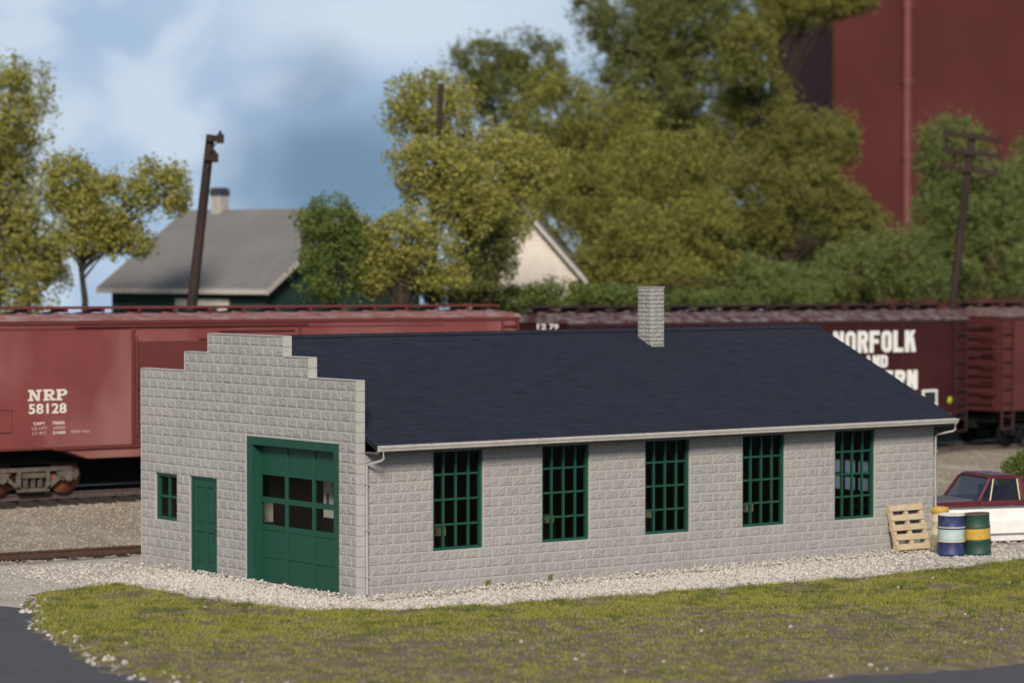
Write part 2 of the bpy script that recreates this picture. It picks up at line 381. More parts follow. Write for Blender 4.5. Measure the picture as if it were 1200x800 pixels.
def grass_patch(name, m, n, nb, hmin, hmax, seed, dens_fn, spread, wide):
    g = np.random.default_rng(seed); x = g.uniform(-9, 26, n); y = g.uniform(-18, 5, n); sd = poly_sd(x, y, VERGE)
    k = g.random(n) < np.clip(dens_fn(x, y), 0, 1)*sstep(-.05, .4, sd)
    x, y = x[k], y[k]; T = len(x)
    bx = np.repeat(x, nb) + g.normal(0, spread, T*nb); by = np.repeat(y, nb) + g.normal(0, spread, T*nb)
    bz, sd2 = verge_z(bx, by); h = np.repeat(g.uniform(hmin, hmax, T), nb)*g.uniform(.6, 1.3, T*nb)
    a = g.uniform(0, 6.283, T*nb); w = g.uniform(.7, 1.3, T*nb)*wide
    lx = g.normal(0, .55, T*nb)*h; ly = g.normal(0, .55, T*nb)*h
    v = np.zeros((T*nb, 3, 3)); v[:, 0] = np.stack([bx-w*np.cos(a), by-w*np.sin(a), bz-.005], 1); v[:, 1] = np.stack([bx+w*np.cos(a), by+w*np.sin(a), bz-.005], 1)
    v[:, 2] = np.stack([bx+lx, by+ly, bz+h], 1)
    kind(np_mesh(name, v.reshape(-1, 3), np.arange(T*nb*3).reshape(-1, 3), m), 'stuff')
def lush(x, y):      # thick by the gravel, worn bare towards the road
    t = np.clip((y + 7.6 + .35*np.clip(x, -9, 0) + .10*np.clip(x, 0, 6) + 1.0*np.clip(x-5, 0, 20) + 3.0*(fbm(x*.45+3, y*.45)-.5))/4.2, 0, 1)
    return t*t*(3-2*t)
grass_patch('grass', M['grass'], 120000, 10, .022, .065, 5, lambda x, y: .10 + lush(x, y)*sstep(.36, .53, fbm(x*1.1+2, y*1.1)) + .25*sstep(.62, .72, fbm(x*.9+8, y*.9)), .05, .0085)
grass_patch('dark_grass', M['grass_dark'], 60000, 10, .03, .085, 6, lambda x, y: (.15+.85*lush(x, y))*sstep(.52-.08*sstep(5, 12, x), .68-.06*sstep(5, 12, x), fbm(x*1.6+20, y*1.6)), .05, .009)
grass_patch('tall_tufts', M['grass'], 2600, 26, .05, .11, 9, lambda x, y: (.1+.9*lush(x, y))*sstep(.45, .6, fbm(x*.9+60, y*.9)), .06, .009)
grass_patch('dark_tufts', M['grass_dark'], 2600, 26, .04, .10, 10, lambda x, y: (.2+.8*lush(x, y))*sstep(.48, .6, fbm(x*1.1+80, y*1.1)), .07, .009)
grass_patch('dry_grass', M['grass_dry'], 60000, 8, .015, .045, 8, lambda x, y: (.45+.4*lush(x, y))*sstep(.40, .66, fbm(x*1.4+40, y*1.4)), .05, .008)

# ------------------------------------------------------------------ the block building
W, LEN, CO, BL = 8.19, 15.93, .2, .347
WTOP = 2.8; EAVE_Z = 2.97; RIDGE_Z = 4.97; SL = (RIDGE_Z-EAVE_Z)/(W/2+.38)
bld = thing('garage_building', 'long grey block garage with stepped front, green doors and dark blue shingle roof', 'garage', (0, 0, 0))

def split_strips(w0, w1, z0, top_at, openings):
    """solid rectangles around the openings: list of (a0,a1,z0,z1)"""
    xs = sorted({w0, w1, *[o[0] for o in openings], *[o[1] for o in openings], *top_at['breaks']}); out = []
    for a, b in zip(xs[:-1], xs[1:]):
        mid = (a+b)/2
        if not w0 < mid < w1: continue
        zt = top_at['f'](mid); z = z0
        for o in sorted([o for o in openings if o[0] < mid < o[1]], key=lambda o: o[2]):
            if o[2] > z+1e-6: out.append((a, b, z, o[2]))
            z = o[3]
        if z < zt-1e-6: out.append((a, b, z, zt))
    return out
def rock_blocks(mb, place, w0, w1, nrow, range_at, openings, seed, depth=.018):
    """rock-faced blocks in running bond; place(a, z, out) -> world point"""
    r = random.Random(seed); j = .0105
    for row in range(nrow):
        z0, z1 = row*CO, (row+1)*CO; a0, a1 = range_at((z0+z1)/2)
        segs = [(a0, a1)]
        for o in openings:
            if o[2] < (z0+z1)/2 < o[3]:
                ns = []
                for s in segs:
                    if o[1] <= s[0] or o[0] >= s[1]: ns.append(s); continue
                    if o[0]-s[0] > .03: ns.append((s[0], o[0]))
                    if s[1]-o[1] > .03: ns.append((o[1], s[1]))
                segs = ns
        off = (row % 2)*BL/2
        for s0, s1 in segs:
            k = math.floor((s0-off-w0)/BL); x = w0+off+k*BL; cuts = [s0]
            while x < s1-.09:
                if x > s0+.09: cuts.append(x)
                x += BL
            cuts.append(s1)
            for c0, c1 in zip(cuts[:-1], cuts[1:]):
                nx, nz = max(3, int((c1-c0)/.046)), 5
                A = [c0+j, c0+j+.014] + [c0+j+.014+(c1-c0-2*j-.028)*(i+1)/(nx) for i in range(nx-1)] + [c1-j-.014, c1-j]
                Z = [z0+j, z0+j+.014] + [z0+j+.014+(z1-z0-2*j-.028)*(i+1)/nz for i in range(nz-1)] + [z1-j-.014, z1-j]
                tilt = r.uniform(-.35, .35); tilt2 = r.uniform(-.35, .35); h0 = r.uniform(.8, 1.1)
                vs = []
                for iz, zz in enumerate(Z):
                    for ia, aa in enumerate(A):
                        edge = ia in (0, len(A)-1) or iz in (0, len(Z)-1)
                        if edge: o_ = .0
                        else:
                            ring = ia in (1, len(A)-2) or iz in (1, len(Z)-2)
                            u = (aa-c0)/(c1-c0)-.5; t = (zz-z0)/CO-.5
                            o_ = depth*h0*(.70 if ring else 1.0) + (0.2 if ring else 1)*(r.uniform(-.010, .006)+.012*(tilt*u+tilt2*t))
                        vs.append(place(aa + (0 if edge else r.uniform(-.006, .006)), zz + (0 if edge else r.uniform(-.005, .005)), o_))
                w_ = len(A); fs = []
                for iz in range(len(Z)-1):
                    for ia in range(w_-1):
                        q = (iz*w_+ia, iz*w_+ia+1, (iz+1)*w_+ia+1, (iz+1)*w_+ia)
                        if r.random() < .5: fs += [(q[0], q[1], q[2]), (q[0], q[2], q[3])]
                        else: fs += [(q[0], q[1], q[3]), (q[1], q[2], q[3])]
                mb.add(vs, fs)

# front wall: stepped parapet, v runs to the left
TIERS = [(0, W, 21), (1.66, 6.38, 23), (2.57, 5.44, 25)]
def ftop(v): return max(t[2] for t in TIERS if t[0] <= v <= t[1])*CO
def frange(z):
    for a, b, n in TIERS:
        if z < n*CO: return (a, b)
F_OPEN = [(.62, 3.98, 0, 2.96), (5.13, 6.19, 0, 2.02), (6.73, 7.63, 1.0, 2.0)]
fb = MB()
for a, b, z0, z1 in split_strips(0, W, -.15, {'breaks': [1.66, 6.38, 2.57, 5.44], 'f': ftop}, F_OPEN):
    fb.box(.024, .21, a, b, z0, z1)
front = fb.build('front_wall', M['block_smooth'], bld); fb2 = MB()
rock_blocks(fb2, lambda a, z, o: (.022-o, a, z), 0, W, 25, frange, F_OPEN, 1)
fb2.build('block_facing', M['block'], front, fix=False)
q = MB()
for i, (a, b, n) in enumerate(TIERS):
    r0 = 0 if i == 0 else TIERS[i-1][2]
    for row in range(r0, n):                           # smooth end blocks of each step, right side and left side
        for v, s in ((a, -1), (b, 1)):
            q.box(.004, .206, v, v+s*.012, row*CO+.005, (row+1)*CO-.005)
    for row in range(r0, n):
        pass
for a, b, z in [(0, 1.64, 21), (6.40, W, 21), (1.66, 2.55, 23), (5.46, 6.38, 23), (2.57, 5.44, 25)]:
    q.box(.0, .214, a, b, z*CO+.001, z*CO+.022)      # thin coping
q.build('quoin_blocks', M['block_smooth'], front, bevel=.006)

# long side wall
S_WIN = [(1.865+i*2.739, 1.865+i*2.739+1.235) for i in range(5)]
S_OPEN = [(a, b, .8, 2.8) for a, b in S_WIN]
flat = {'breaks': [], 'f': lambda m: WTOP}
sb = MB()
for a, b, z0, z1 in split_strips(.21, LEN, -.15, flat, S_OPEN): sb.box(a, b, .034, .22, z0, z1)
sidew = sb.build('side_wall', M['block_smooth'], bld); sb2 = MB()
rock_blocks(sb2, lambda a, z, o: (a, .032-o, z), .02, LEN, 14, lambda z: (.24, LEN-.0), S_OPEN, 2, .016)
sb2.build('block_facing', M['block'], sidew, fix=False)
bb = MB()
for a, b, z0, z1 in split_strips(.21, LEN, -.15, flat, []): bb.box(a, b, W-.22, W-.03, z0, z1)
bb.build('back_wall', M['block'], bld)
E_OPEN = [(1.9, 3.7, 1.12, 1.92)]
def etop(v): return WTOP + max(0, (W/2-abs(v-W/2)))*SL - .05
eb = MB()
for a, b, z0, z1 in split_strips(.22, W-.22, -.15, flat, E_OPEN): eb.box(LEN-.19, LEN, a, b, z0, z1)
g_ = [(.22, WTOP+.001), (W-.22, WTOP+.001), (W-.22, etop(.22)), (W/2, etop(W/2)), (.22, etop(.22))]
eb.add([(LEN, v, z) for v, z in g_] + [(LEN-.19, v, z) for v, z in g_], [(0,1,2,3,4), (9,8,7,6,5)] + [(i, i+5, (i+1)%5+5, (i+1)%5) for i in range(5)])
eb.build('end_wall', M['block'], bld)
# dark inner lining and floor
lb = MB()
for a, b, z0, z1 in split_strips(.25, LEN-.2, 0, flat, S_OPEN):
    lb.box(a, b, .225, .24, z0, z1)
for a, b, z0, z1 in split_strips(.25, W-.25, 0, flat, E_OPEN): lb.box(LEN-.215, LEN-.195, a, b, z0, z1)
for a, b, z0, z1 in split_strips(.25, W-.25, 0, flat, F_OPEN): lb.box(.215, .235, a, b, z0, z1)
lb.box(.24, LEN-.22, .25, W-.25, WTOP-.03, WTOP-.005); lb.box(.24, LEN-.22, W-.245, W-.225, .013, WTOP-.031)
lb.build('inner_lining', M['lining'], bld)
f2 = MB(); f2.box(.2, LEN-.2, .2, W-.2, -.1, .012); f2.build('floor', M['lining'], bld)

# steel sash windows: frame + muntins, pane
def sash(parent, place_box, a0, a1, z0, z1, nc, nr, fw=.055, mw=.042, gl='glass'):
    """place_box(mb, a0,a1,d0,d1,z0,z1): d is depth from the wall face inwards"""
    m = MB(); D0, D1 = .10, .17
    place_box(m, a0, a0+fw, D0-.03, D1, z0, z1); place_box(m, a1-fw, a1, D0-.03, D1, z0, z1)
    place_box(m, a0+fw, a1-fw, D0-.03, D1, z0, z0+fw); place_box(m, a0+fw, a1-fw, D0-.03, D1, z1-fw, z1)
    for i in range(1, nc):
        x = a0+(a1-a0)*i/nc; place_box(m, x-mw/2, x+mw/2, D0, D1-.004, z0+fw, z1-fw)
    for i in range(1, nr):
        z = z0+(z1-z0)*i/nr; place_box(m, a0+fw, a1-fw, D0+.004, D1-.008, z-mw/2, z+mw/2)
    w = m.build('window', M['green'], parent, bevel=.004)
    p = MB(); place_box(p, a0+fw*.5, a1-fw*.5, .135, .141, z0+fw*.5, z1-fw*.5)
    if gl == 'frosted': p.v, p.f, p.sm = [p.v[i] for i in (0, 3, 7, 4)], [(0, 1, 2, 3)], [False]      # one sheet of obscured glass
    p.build('pane', M[gl], w)
    return w
def side_box(m, a0, a1, d0, d1, z0, z1): m.box(a0, a1, d0, d1, z0, z1)
def back_box(m, a0, a1, d0, d1, z0, z1): m.box(a0, a1, W-d1, W-d0, z0, z1)
def front_box(m, a0, a1, d0, d1, z0, z1): m.box(d0, d1, a0, a1, z0, z1)
def end_box(m, a0, a1, d0, d1, z0, z1): m.box(LEN-d1, LEN-d0, a0, a1, z0, z1)
for a, b in S_WIN: sash(sidew, side_box, a, b, .8, 2.795, 4, 4)
for o in bpy.data.objects:
    if o.name.startswith('window') and o.parent is sidew: o.parent = bld
sash(bld, front_box, 6.73, 7.63, 1.0, 2.0, 2, 2, .07, .05)
sash(bld, end_box, 1.9, 3.7, 1.12, 1.92, 4, 2, mw=.09, gl='frosted')

# personnel door
d = MB()
v0, v1, z0, z1 = 5.13, 6.19, 0.0, 2.02
d.box(.05, .19, v0, v0+.06, z0, z1); d.box(.05, .19, v1-.06, v1, z0, z1); d.box(.05, .19, v0+.06, v1-.06, z1-.06, z1)
dd = MB(); a0, a1 = v0+.06, v1-.06; x0, x1 = .075, .12
for s0, s1 in ((a0, a0+.12), (a1-.12, a1)): dd.box(x0, x1, s0, s1, z0+.01, z1-.065)
mid = (a0+a1)/2; dd.box(x0+.002, x1, mid-.055, mid+.055, z0+.02, z1-.07)
for r0, r1 in ((.01, .20), (.86, 1.02), (1.80, 1.955)): dd.box(x0+.001, x1-.002, a0+.12, a1-.12, r0, r1)
dd.box(x0+.028, x1-.004, a0+.1, a1-.1, .05, 1.9)
for c0, c1 in ((a0+.17, mid-.10), (mid+.10, a1-.17)):
    for r0, r1 in ((.25, .81), (1.07, 1.75)): dd.box(x0+.014, x0+.03, c0, c1, r0, r1)
dr = dd.build('door', M['green'], bld, bevel=.006)
d.build('door_frame', M['green'], dr, bevel=.004)
kb = MB(); kb.lathe([(0, 0), (.028, .005), (.03, .03), (0, .05)], 12, Matrix.Translation((.073, a0+.06, .95)) @ Matrix.Rotation(R(-90), 4, 'Y')); kb.build('door_knob', M['green'], dr)

# big sectional garage door, three columns by five rows, two glazed rows
gf = MB(); v0, v1, z1 = .62, 3.98, 2.96
gf.box(.03, .19, v1-.2, v1, 0, z1); gf.box(.03, .19, v0, v0+.2, 0, z1); gf.box(.03, .19, v0+.2, v1-.2, z1-.17, z1)
gf.box(.19, .30, v1-.2, v1-.17, 0, z1-.17); gf.box(.19, .30, v0+.17, v0+.2, 0, z1-.17); gf.box(.19, .30, v0+.2, v1-.2, z1-.2, z1-.17)
gd = MB(); a0, a1 = v0+.2, v1-.2; H = z1-.17; rh = H/5; x0, x1 = .215, .265
glassb = MB()
for i in range(4):
    c = a0+(a1-a0)*i/3; w_ = .05; lo = max(a0, c-w_); hi = min(a1, c+w_); gd.box(x0, x1, lo, hi, .005, H-.005)
for r_ in range(6):
    z = rh*r_; w_ = .055; gd.box(x0+.003, x1-.003, a0, a1, max(.005, z-w_), min(H-.005, z+w_))
for r_ in range(5):
    for c_ in range(3):
        b0, b1 = a0+(a1-a0)*c_/3+.03, a0+(a1-a0)*(c_+1)/3-.03
        if r_ in (2, 3): glassb.box(x0+.022, x0+.028, b0, b1, rh*r_+.03, rh*(r_+1)-.03)
        else: gd.box(x0+.022, x1-.008, b0, b1, rh*r_+.03, rh*(r_+1)-.03)
gdo = gd.build('garage_door', M['green'], bld, bevel=.006)
gf.build('garage_door_frame', M['green'], gdo, bevel=.006); glassb.build('pane', M['glass'], gdo)

# roof: deck and courses of shingle tabs on both slopes
rf = MB(); e0 = -.38
sec = [(e0, EAVE_Z-.10), (W/2, RIDGE_Z-.10), (W-e0, EAVE_Z-.10), (W-e0, EAVE_Z-.02), (W/2, RIDGE_Z-.02), (e0, EAVE_Z-.02)]
U0, U1 = .215, LEN+.24
rf.add([(U0, v, z) for v, z in sec] + [(U1, v, z) for v, z in sec], [(0,1,4,5), (1,2,3,4), (11,10,7,6), (10,9,8,7)] + [(i, (i+1)%6, (i+1)%6+6, i+6) for i in range(6)])
roof = rf.build('roof', M['shingle_base'], bld)
sh = MB(); slope_len = math.hypot(W/2-e0, RIDGE_Z-EAVE_Z); rows = 46; ex = slope_len/rows; ang = math.atan2(RIDGE_Z-EAVE_Z, W/2-e0)
rr = random.Random(4)
for side in (0, 1):
    for k in range(rows):
        x = U0+.002 - (rr.random()*.3 if k else 0); s0 = k*ex
        while x < U1+.015:
            w_ = .33+rr.uniform(-.03, .03); xa, xb = max(x, U0+.001), min(x+w_-.006, U1+.02)
            if xb-xa > .02:
                up = .012+rr.uniform(-.0015, .002); pts = []
                for (uu, ss, nn) in ((xa, s0-.012+rr.uniform(-.006, .006), -.018), (xb, s0-.012+rr.uniform(-.006, .006), -.018), (xb, s0+ex+.01, -.018), (xa, s0+ex+.01, -.018),
                                     (xa, s0-.012+rr.uniform(-.004, .004), up), (xb, s0-.012+rr.uniform(-.004, .004), up), (xb, s0+ex+.01, .004), (xa, s0+ex+.01, .004)):
                    v = e0+ss*math.cos(ang)-nn*math.sin(ang); z = EAVE_Z+ss*math.sin(ang)+nn*math.cos(ang)
                    v = min(v, W/2)
                    pts.append((uu, v if side == 0 else W-v, z))
                sh.add(pts, [(4,5,6,7), (0,1,5,4), (1,2,6,5), (3,0,4,7)])
            x += w_
cap = []
for k in range(54):
    x = U0+.01+k*.298
    if x > U1: break
    for s in (0, 1):
        pts = [(x, W/2, RIDGE_Z+.022+.008), (min(x+.31, U1+.02), W/2, RIDGE_Z+.022), (min(x+.31, U1+.02), W/2-.15, RIDGE_Z+.026-.15*SL), (x, W/2-.15, RIDGE_Z+.034-.15*SL)]
        if s: pts = [(a, W-b, c) for a, b, c in pts]
        sh.add(pts, [(0,1,2,3)])
sh.build('shingles', M['shingle'], roof, fix=True)
# chimney of small blocks through the roof
cx0, cx1, cy0, cy1 = 10.255, 10.64, 3.25, 3.75
ch = MB(); ch.box(cx0+.018, cx1-.018, cy0+.018, cy1-.018, 4.2, 5.915)
r = random.Random(9)
for k in range(17):
    za = 4.35+k*.092; zb = za+.092
    for face in range(4):
        L_ = (cx1-cx0) if face % 2 == 0 else (cy1-cy0); parts = 1 if k % 2 else 2
        for p in range(parts):
            b0, b1 = L_*p/parts+.006, L_*(p+1)/parts-.006; n = 6; A = [b0+(b1-b0)*i/n for i in range(n+1)]; Z = [za+.006, za+.02, zb-.02, zb-.006]; vs = []
            for iz, z in enumerate(Z):
                for ia, a in enumerate(A):
                    e = iz in (0, 3) or ia in (0, n); o_ = -.014 if e else r.uniform(-.004, .010)
                    vs.append({0: (cx0+a, cy0-o_, z), 1: (cx0-o_, cy0+a, z), 2: (cx0+a, cy1+o_, z), 3: (cx1+o_, cy0+a, z)}[face])
            ch.add(vs, [(i*(n+1)+j, i*(n+1)+j+1, (i+1)*(n+1)+j+1, (i+1)*(n+1)+j) for i in range(3) for j in range(n)])
ch.box(cx0-.004, cx1+.004, cy0-.004, cy1+.004, 5.917, 5.945)
ch.build('chimney', M['block'], roof)
# soffit, fascia
for s in (0, 1):
    so = MB(); f_ = (lambda v: v) if s == 0 else (lambda v: W-v)
    so.box(.215, U1-.02, f_(e0+.03), f_(.03), WTOP+.002, WTOP+.03); so.box(.215, U1-.02, f_(e0), f_(e0+.03), WTOP-.002, EAVE_Z-.105)
    so.build('soffit', M['soffit'], roof)
# gutter: hollow ogee profile swept along the eave, end caps, downspouts
gu = MB(); prof = [(-.005, .10), (-.005, -.02), (-.075, -.02), (-.10, .0), (-.105, .03), (-.125, .055), (-.13, .085), (-.118, .088), (-.115, .06), (-.093, .034), (-.09, .006), (-.07, -.01), (-.016, -.01), (-.016, .10)]
n = len(prof); ga, gb = .24, U1+.02; gz = EAVE_Z-.105
for y_, sgn in ((e0, 1),):
    vs = [(ga, y_+a, gz+b) for a, b in prof] + [(gb, y_+a, gz+b) for a, b in prof]
    gu.add(vs, [(i, (i+1)%n, (i+1)%n+n, i+n) for i in range(n)])
    for x in (ga, gb):
        gu.add([(x, y_+a, gz+b) for a, b in prof[:8]], [tuple(range(8))])
for x in np.linspace(1.5, 15, 6): gu.box(x-.012, x+.012, e0-.135, e0-.002, gz+.089, gz+.1)
gut = gu.build('gutter', M['gutter'], roof)
for ux, wallx in ((.34, .238), (U1-.04, LEN+.005)):
    dsp = MB()
    dsp.tube([(ux, e0-.065, gz-.005), (ux, e0-.065, gz-.14), (ux+(wallx-ux)*.12, e0-.02, gz-.19), (wallx-(wallx-ux)*.12, -.06, gz-.27), (wallx, -.03, gz-.32), (wallx, -.03, .06)], .026, 10)
    for z in (2.2, 1.3, .4): dsp.box(wallx-.036, wallx+.036, -.061, .0, z, z+.02)
    dsp.build('downspout', M['block_smooth'], gut)

# added box stacks; pale tops stand in for light patches behind the glass
def added_box_stack(px, py, axis, val, w_, h_, label, mbox):
    d_ = ray(px, py); p = CAM + d_*((val-CAM[axis])/d_[axis]); h = p.z
    t = thing('added_box_stack', label, 'added boxes', (p.x, p.y, .012), 0, 'added box stacks inside the garage')
    m = MB(); m.box(-w_/2-.05, w_/2+.05, -w_/2-.05, w_/2+.05, 0, (h-.014)/2-.002); m.build('added_dark_box', M['lining'], t, bevel=.01)
    m = MB(); m.box(-w_/2-.03, w_/2+.03, -w_/2-.03, w_/2+.03, (h-.014)/2, h-.014); m.build('added_dark_box', M['lining'], t, bevel=.01)
    m = MB(); m.box(-w_/2, w_/2, -w_/2, w_/2, h-.012, h+h_-.012); o = m.build('light_patch_box', mbox, t, bevel=.008)
    m = MB(); m.box(-w_/2-.003, -w_/2-.0005, -.05, .05, h+h_*.3, h+h_*.62); m.build('added_box_mark', M['soffit'], o)
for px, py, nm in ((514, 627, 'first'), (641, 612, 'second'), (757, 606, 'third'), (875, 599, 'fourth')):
    added_box_stack(px, py, 1, 1.9, .22, .17, 'added boxes standing in for the light patch lower left in the %s long window' % nm, M['cream'])
added_box_stack(307, 611, 0, .85, .34, .42, 'added boxes standing in for the light patch in the lower left garage door pane', M['whitewall'])
added_box_stack(392, 606, 0, .85, .32, .78, 'tall added boxes standing in for the light patch in the right garage door panes', M['whitewall'])

# ------------------------------------------------------------------ lettering
def text_mesh(name, s, m, parent, x, y, z, height, width=None, bold=0.0, depth=.004, align='LEFT', serif=None):
    """text standing in the local XZ plane facing -Y"""
    cu = bpy.data.curves.new(name, 'FONT'); cu.body = s; cu.size = 1; cu.offset = bold; cu.extrude = depth; cu.align_x = 'LEFT'; cu.space_character = 1.0 + bold*3
    t = bpy.data.objects.new(name, cu); COL.objects.link(t)
    dg = bpy.context.evaluated_depsgraph_get(); me = bpy.data.meshes.new_from_object(t.evaluated_get(dg)); bpy.data.objects.remove(t); bpy.data.curves.remove(cu)
    v = np.array([p.co[:] for p in me.vertices]); lo, hi = v.min(0), v.max(0)
    sy = height/(hi[1]-lo[1]); sx = (width/(hi[0]-lo[0])) if width else sy
    for p in me.vertices:
        c = p.co; p.co = ((c.x-lo[0])*sx, -c.z*1.0, (c.y-lo[1])*sy)
    me.materials.clear(); me.materials.append(m)
    o = bpy.data.objects.new(name, me); COL.objects.link(o); o.parent = parent; o.location = (x, y, z)
    return o
def slab_letters(name, polys, m, parent, x, y, z):
    b = MB()
    for k, p in enumerate(polys): b.prism(p, -.006-.0004*k, .0)
    o = b.build(name, m, parent); o.location = (x, y, z); return o
def rect(x0, x1, z0, z1): return [(x0, z0), (x1, z0), (x1, z1), (x0, z1)]
def arc_band(cx, cz, rx, rz, tx, tz, a0, a1, n=12):
    o = [(cx+rx*math.cos(R(a0+(a1-a0)*i/n)), cz+rz*math.sin(R(a0+(a1-a0)*i/n))) for i in range(n+1)]
    i_ = [(cx+(rx-tx)*math.cos(R(a0+(a1-a0)*i/n)), cz+(rz-tz)*math.sin(R(a0+(a1-a0)*i/n))) for i in range(n+1)]
    return [[o[i], o[i+1], i_[i+1], i_[i]] for i in range(n)]
def block_word(word, h, w, gap, st):
    """heavy gothic capitals from straight strokes and bowls"""
    out = []; x = 0
    for c in word:
        P = []; s = st; vs = st*1.0; hs = st*.82
        if c == 'N': P += [rect(0, vs, 0, h), rect(w-vs, w, 0, h), [(0, h), (vs*1.02, h), (w, 0), (w-vs*1.02, 0)]]
        elif c == 'O':
            P += [rect(0, vs, h*.25, h*.75), rect(w-vs, w, h*.25, h*.75)] + arc_band(w/2, h*.75, w/2, h*.25, vs, hs, 0, 180) + arc_band(w/2, h*.25, w/2, h*.25, vs, hs, 180, 360)
        elif c == 'D':
            P += [rect(0, vs, 0, h), rect(w-vs, w, h*.28, h*.72), rect(vs, w*.55, 0, hs), rect(vs, w*.55, h-hs, h)] + arc_band(w*.55, h*.72, w*.45, h*.28, vs, hs, 0, 90, 6) + arc_band(w*.55, h*.28, w*.45, h*.28, vs, hs, 270, 360, 6)
        elif c == 'R':
            P += [rect(0, vs, 0, h), rect(vs, w*.55, h-hs, h), rect(vs, w*.55, h*.42, h*.42+hs), rect(w-vs, w, h*.64, h*.80)] + arc_band(w*.55, h*.78, w*.45, h*.22, vs, hs, 0, 90, 6) + arc_band(w*.55, h*.65, w*.45, h*.23, vs, hs, 270, 360, 6)
            P += [[(w*.42, h*.44), (w*.42+vs, h*.44), (w+.01, 0), (w-vs, 0)]]
        elif c == 'F': P += [rect(0, vs, 0, h), rect(vs, w*.95, h-hs, h), rect(vs, w*.85, h*.42, h*.42+hs)]
        elif c == 'L': P += [rect(0, vs, 0, h), rect(vs, w*.95, 0, hs)]
        elif c == 'E': P += [rect(0, vs, 0, h), rect(vs, w*.95, 0, hs), rect(vs, w*.95, h-hs, h), rect(vs, w*.85, h/2-hs/2, h/2+hs/2)]
        elif c == 'T': P += [rect(0, w, h-hs, h), rect(w/2-vs/2, w/2+vs/2, 0, h-hs)]
        elif c == 'K': P += [rect(0, vs, 0, h), [(vs, h*.38), (vs, h*.62), (w-vs*1.05, h), (w, h)], [(vs*1.3, h*.56), (vs*2.2, h*.68), (w+.02, 0), (w-vs*1.0, 0)]]
        elif c == 'A': P += [[(0, 0), (vs, 0), (w/2+vs*.45, h), (w/2-vs*.45, h)], [(w-vs, 0), (w, 0), (w/2+vs*.45, h), (w/2-vs*.45, h)], rect(w*.25, w*.75, h*.22, h*.22+hs*.8)]
        elif c == 'W': P += [[(0, h), (vs, h), (w*.3+vs/2, 0), (w*.3-vs/2, 0)], [(w-vs, h), (w, h), (w*.7+vs/2, 0), (w*.7-vs/2, 0)], [(w*.5-vs/2, h*.8), (w*.5+vs/2, h*.8), (w*.3+vs/2, 0), (w*.3-vs/2, 0)], [(w*.5-vs/2, h*.8), (w*.5+vs/2, h*.8), (w*.7+vs/2, 0), (w*.7-vs/2, 0)]]
        elif c == 'S':
            q = h/4+hs/4
            P += arc_band(w/2, h-q, w/2, q, vs, hs, 20, 270, 14) + arc_band(w/2, q, w/2, q, vs, hs, -160, 90, 14)
        out += [[(px+x, pz) for px, pz in p] for p in P]; x += w+gap
    return out, x-gap
def fan_faces(polys): return polys

# ------------------------------------------------------------------ railway
TRK = 18.70            # centre line of the main track
GRADE = -.0047
def rail_z(x): return .755 + GRADE*(x-1.7)
def make_track():
    t = thing('railway_track', 'main railway track on dark ties carrying the red boxcars', 'railway track', (0, TRK, 0))
    X0, X1 = -25, 62
    for s in (-1, 1):
        b = MB(); prof = [(-.07, 0), (.07, 0), (.07, .02), (.012, .035), (.012, .115), (.035, .125), (.035, .155), (-.035, .155), (-.035, .125), (-.012, .115), (-.012, .035), (-.07, .02)]
        n = len(prof); vs = []
        for x in (X0, X1): vs += [(x, s*.75+a, rail_z(x)-.16+z) for a, z in prof]
        b.add(vs, [(i, (i+1)%n, (i+1)%n+n, i+n) for i in range(n)] + [tuple(range(n)), tuple(range(2*n-1, n-1, -1))])
        rl = b.build('rail', M['rail'], t)
        hd = MB(); hd.add([(X0, s*.75-.03, rail_z(X0)-.002), (X1, s*.75-.03, rail_z(X1)-.002), (X1, s*.75+.03, rail_z(X1)-.002), (X0, s*.75+.03, rail_z(X0)-.002), (X0, s*.75-.03, rail_z(X0)-.006), (X1, s*.75-.03, rail_z(X1)-.006), (X1, s*.75+.03, rail_z(X1)-.006), (X0, s*.75+.03, rail_z(X0)-.006)], [(0,1,2,3),(0,1,5,4),(1,2,6,5),(2,3,7,6),(3,0,4,7)])
        hd.build('rail_head', M['railtop'], rl)
    b = MB(); b.box(-.12, .12, -1.33, 1.33, -.16, .0); first = b.build('tie', M['tie'], t, bevel=.012)
    k = 0
    for x in np.arange(-5, 45, .56):
        o = first if k == 0 else clone(first); k += 1
        o.parent = t; xx = x+random.uniform(-.03, .03); o.location = (xx, random.uniform(-.05, .05), rail_z(xx)-.162); o.rotation_euler = (0, 0, R(random.uniform(-1.5, 1.5)))
make_track()
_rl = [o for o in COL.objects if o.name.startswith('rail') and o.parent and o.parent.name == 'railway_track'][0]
b = MB(); b.box(30.72, 31.25, -.79, -.71, rail_z(31)-.004, rail_z(31)+.012); b.build('painted_glint', M['drumwhite'], _rl, bevel=.004)  # white strip on the near rail: the railhead's bright reflection put in as colour
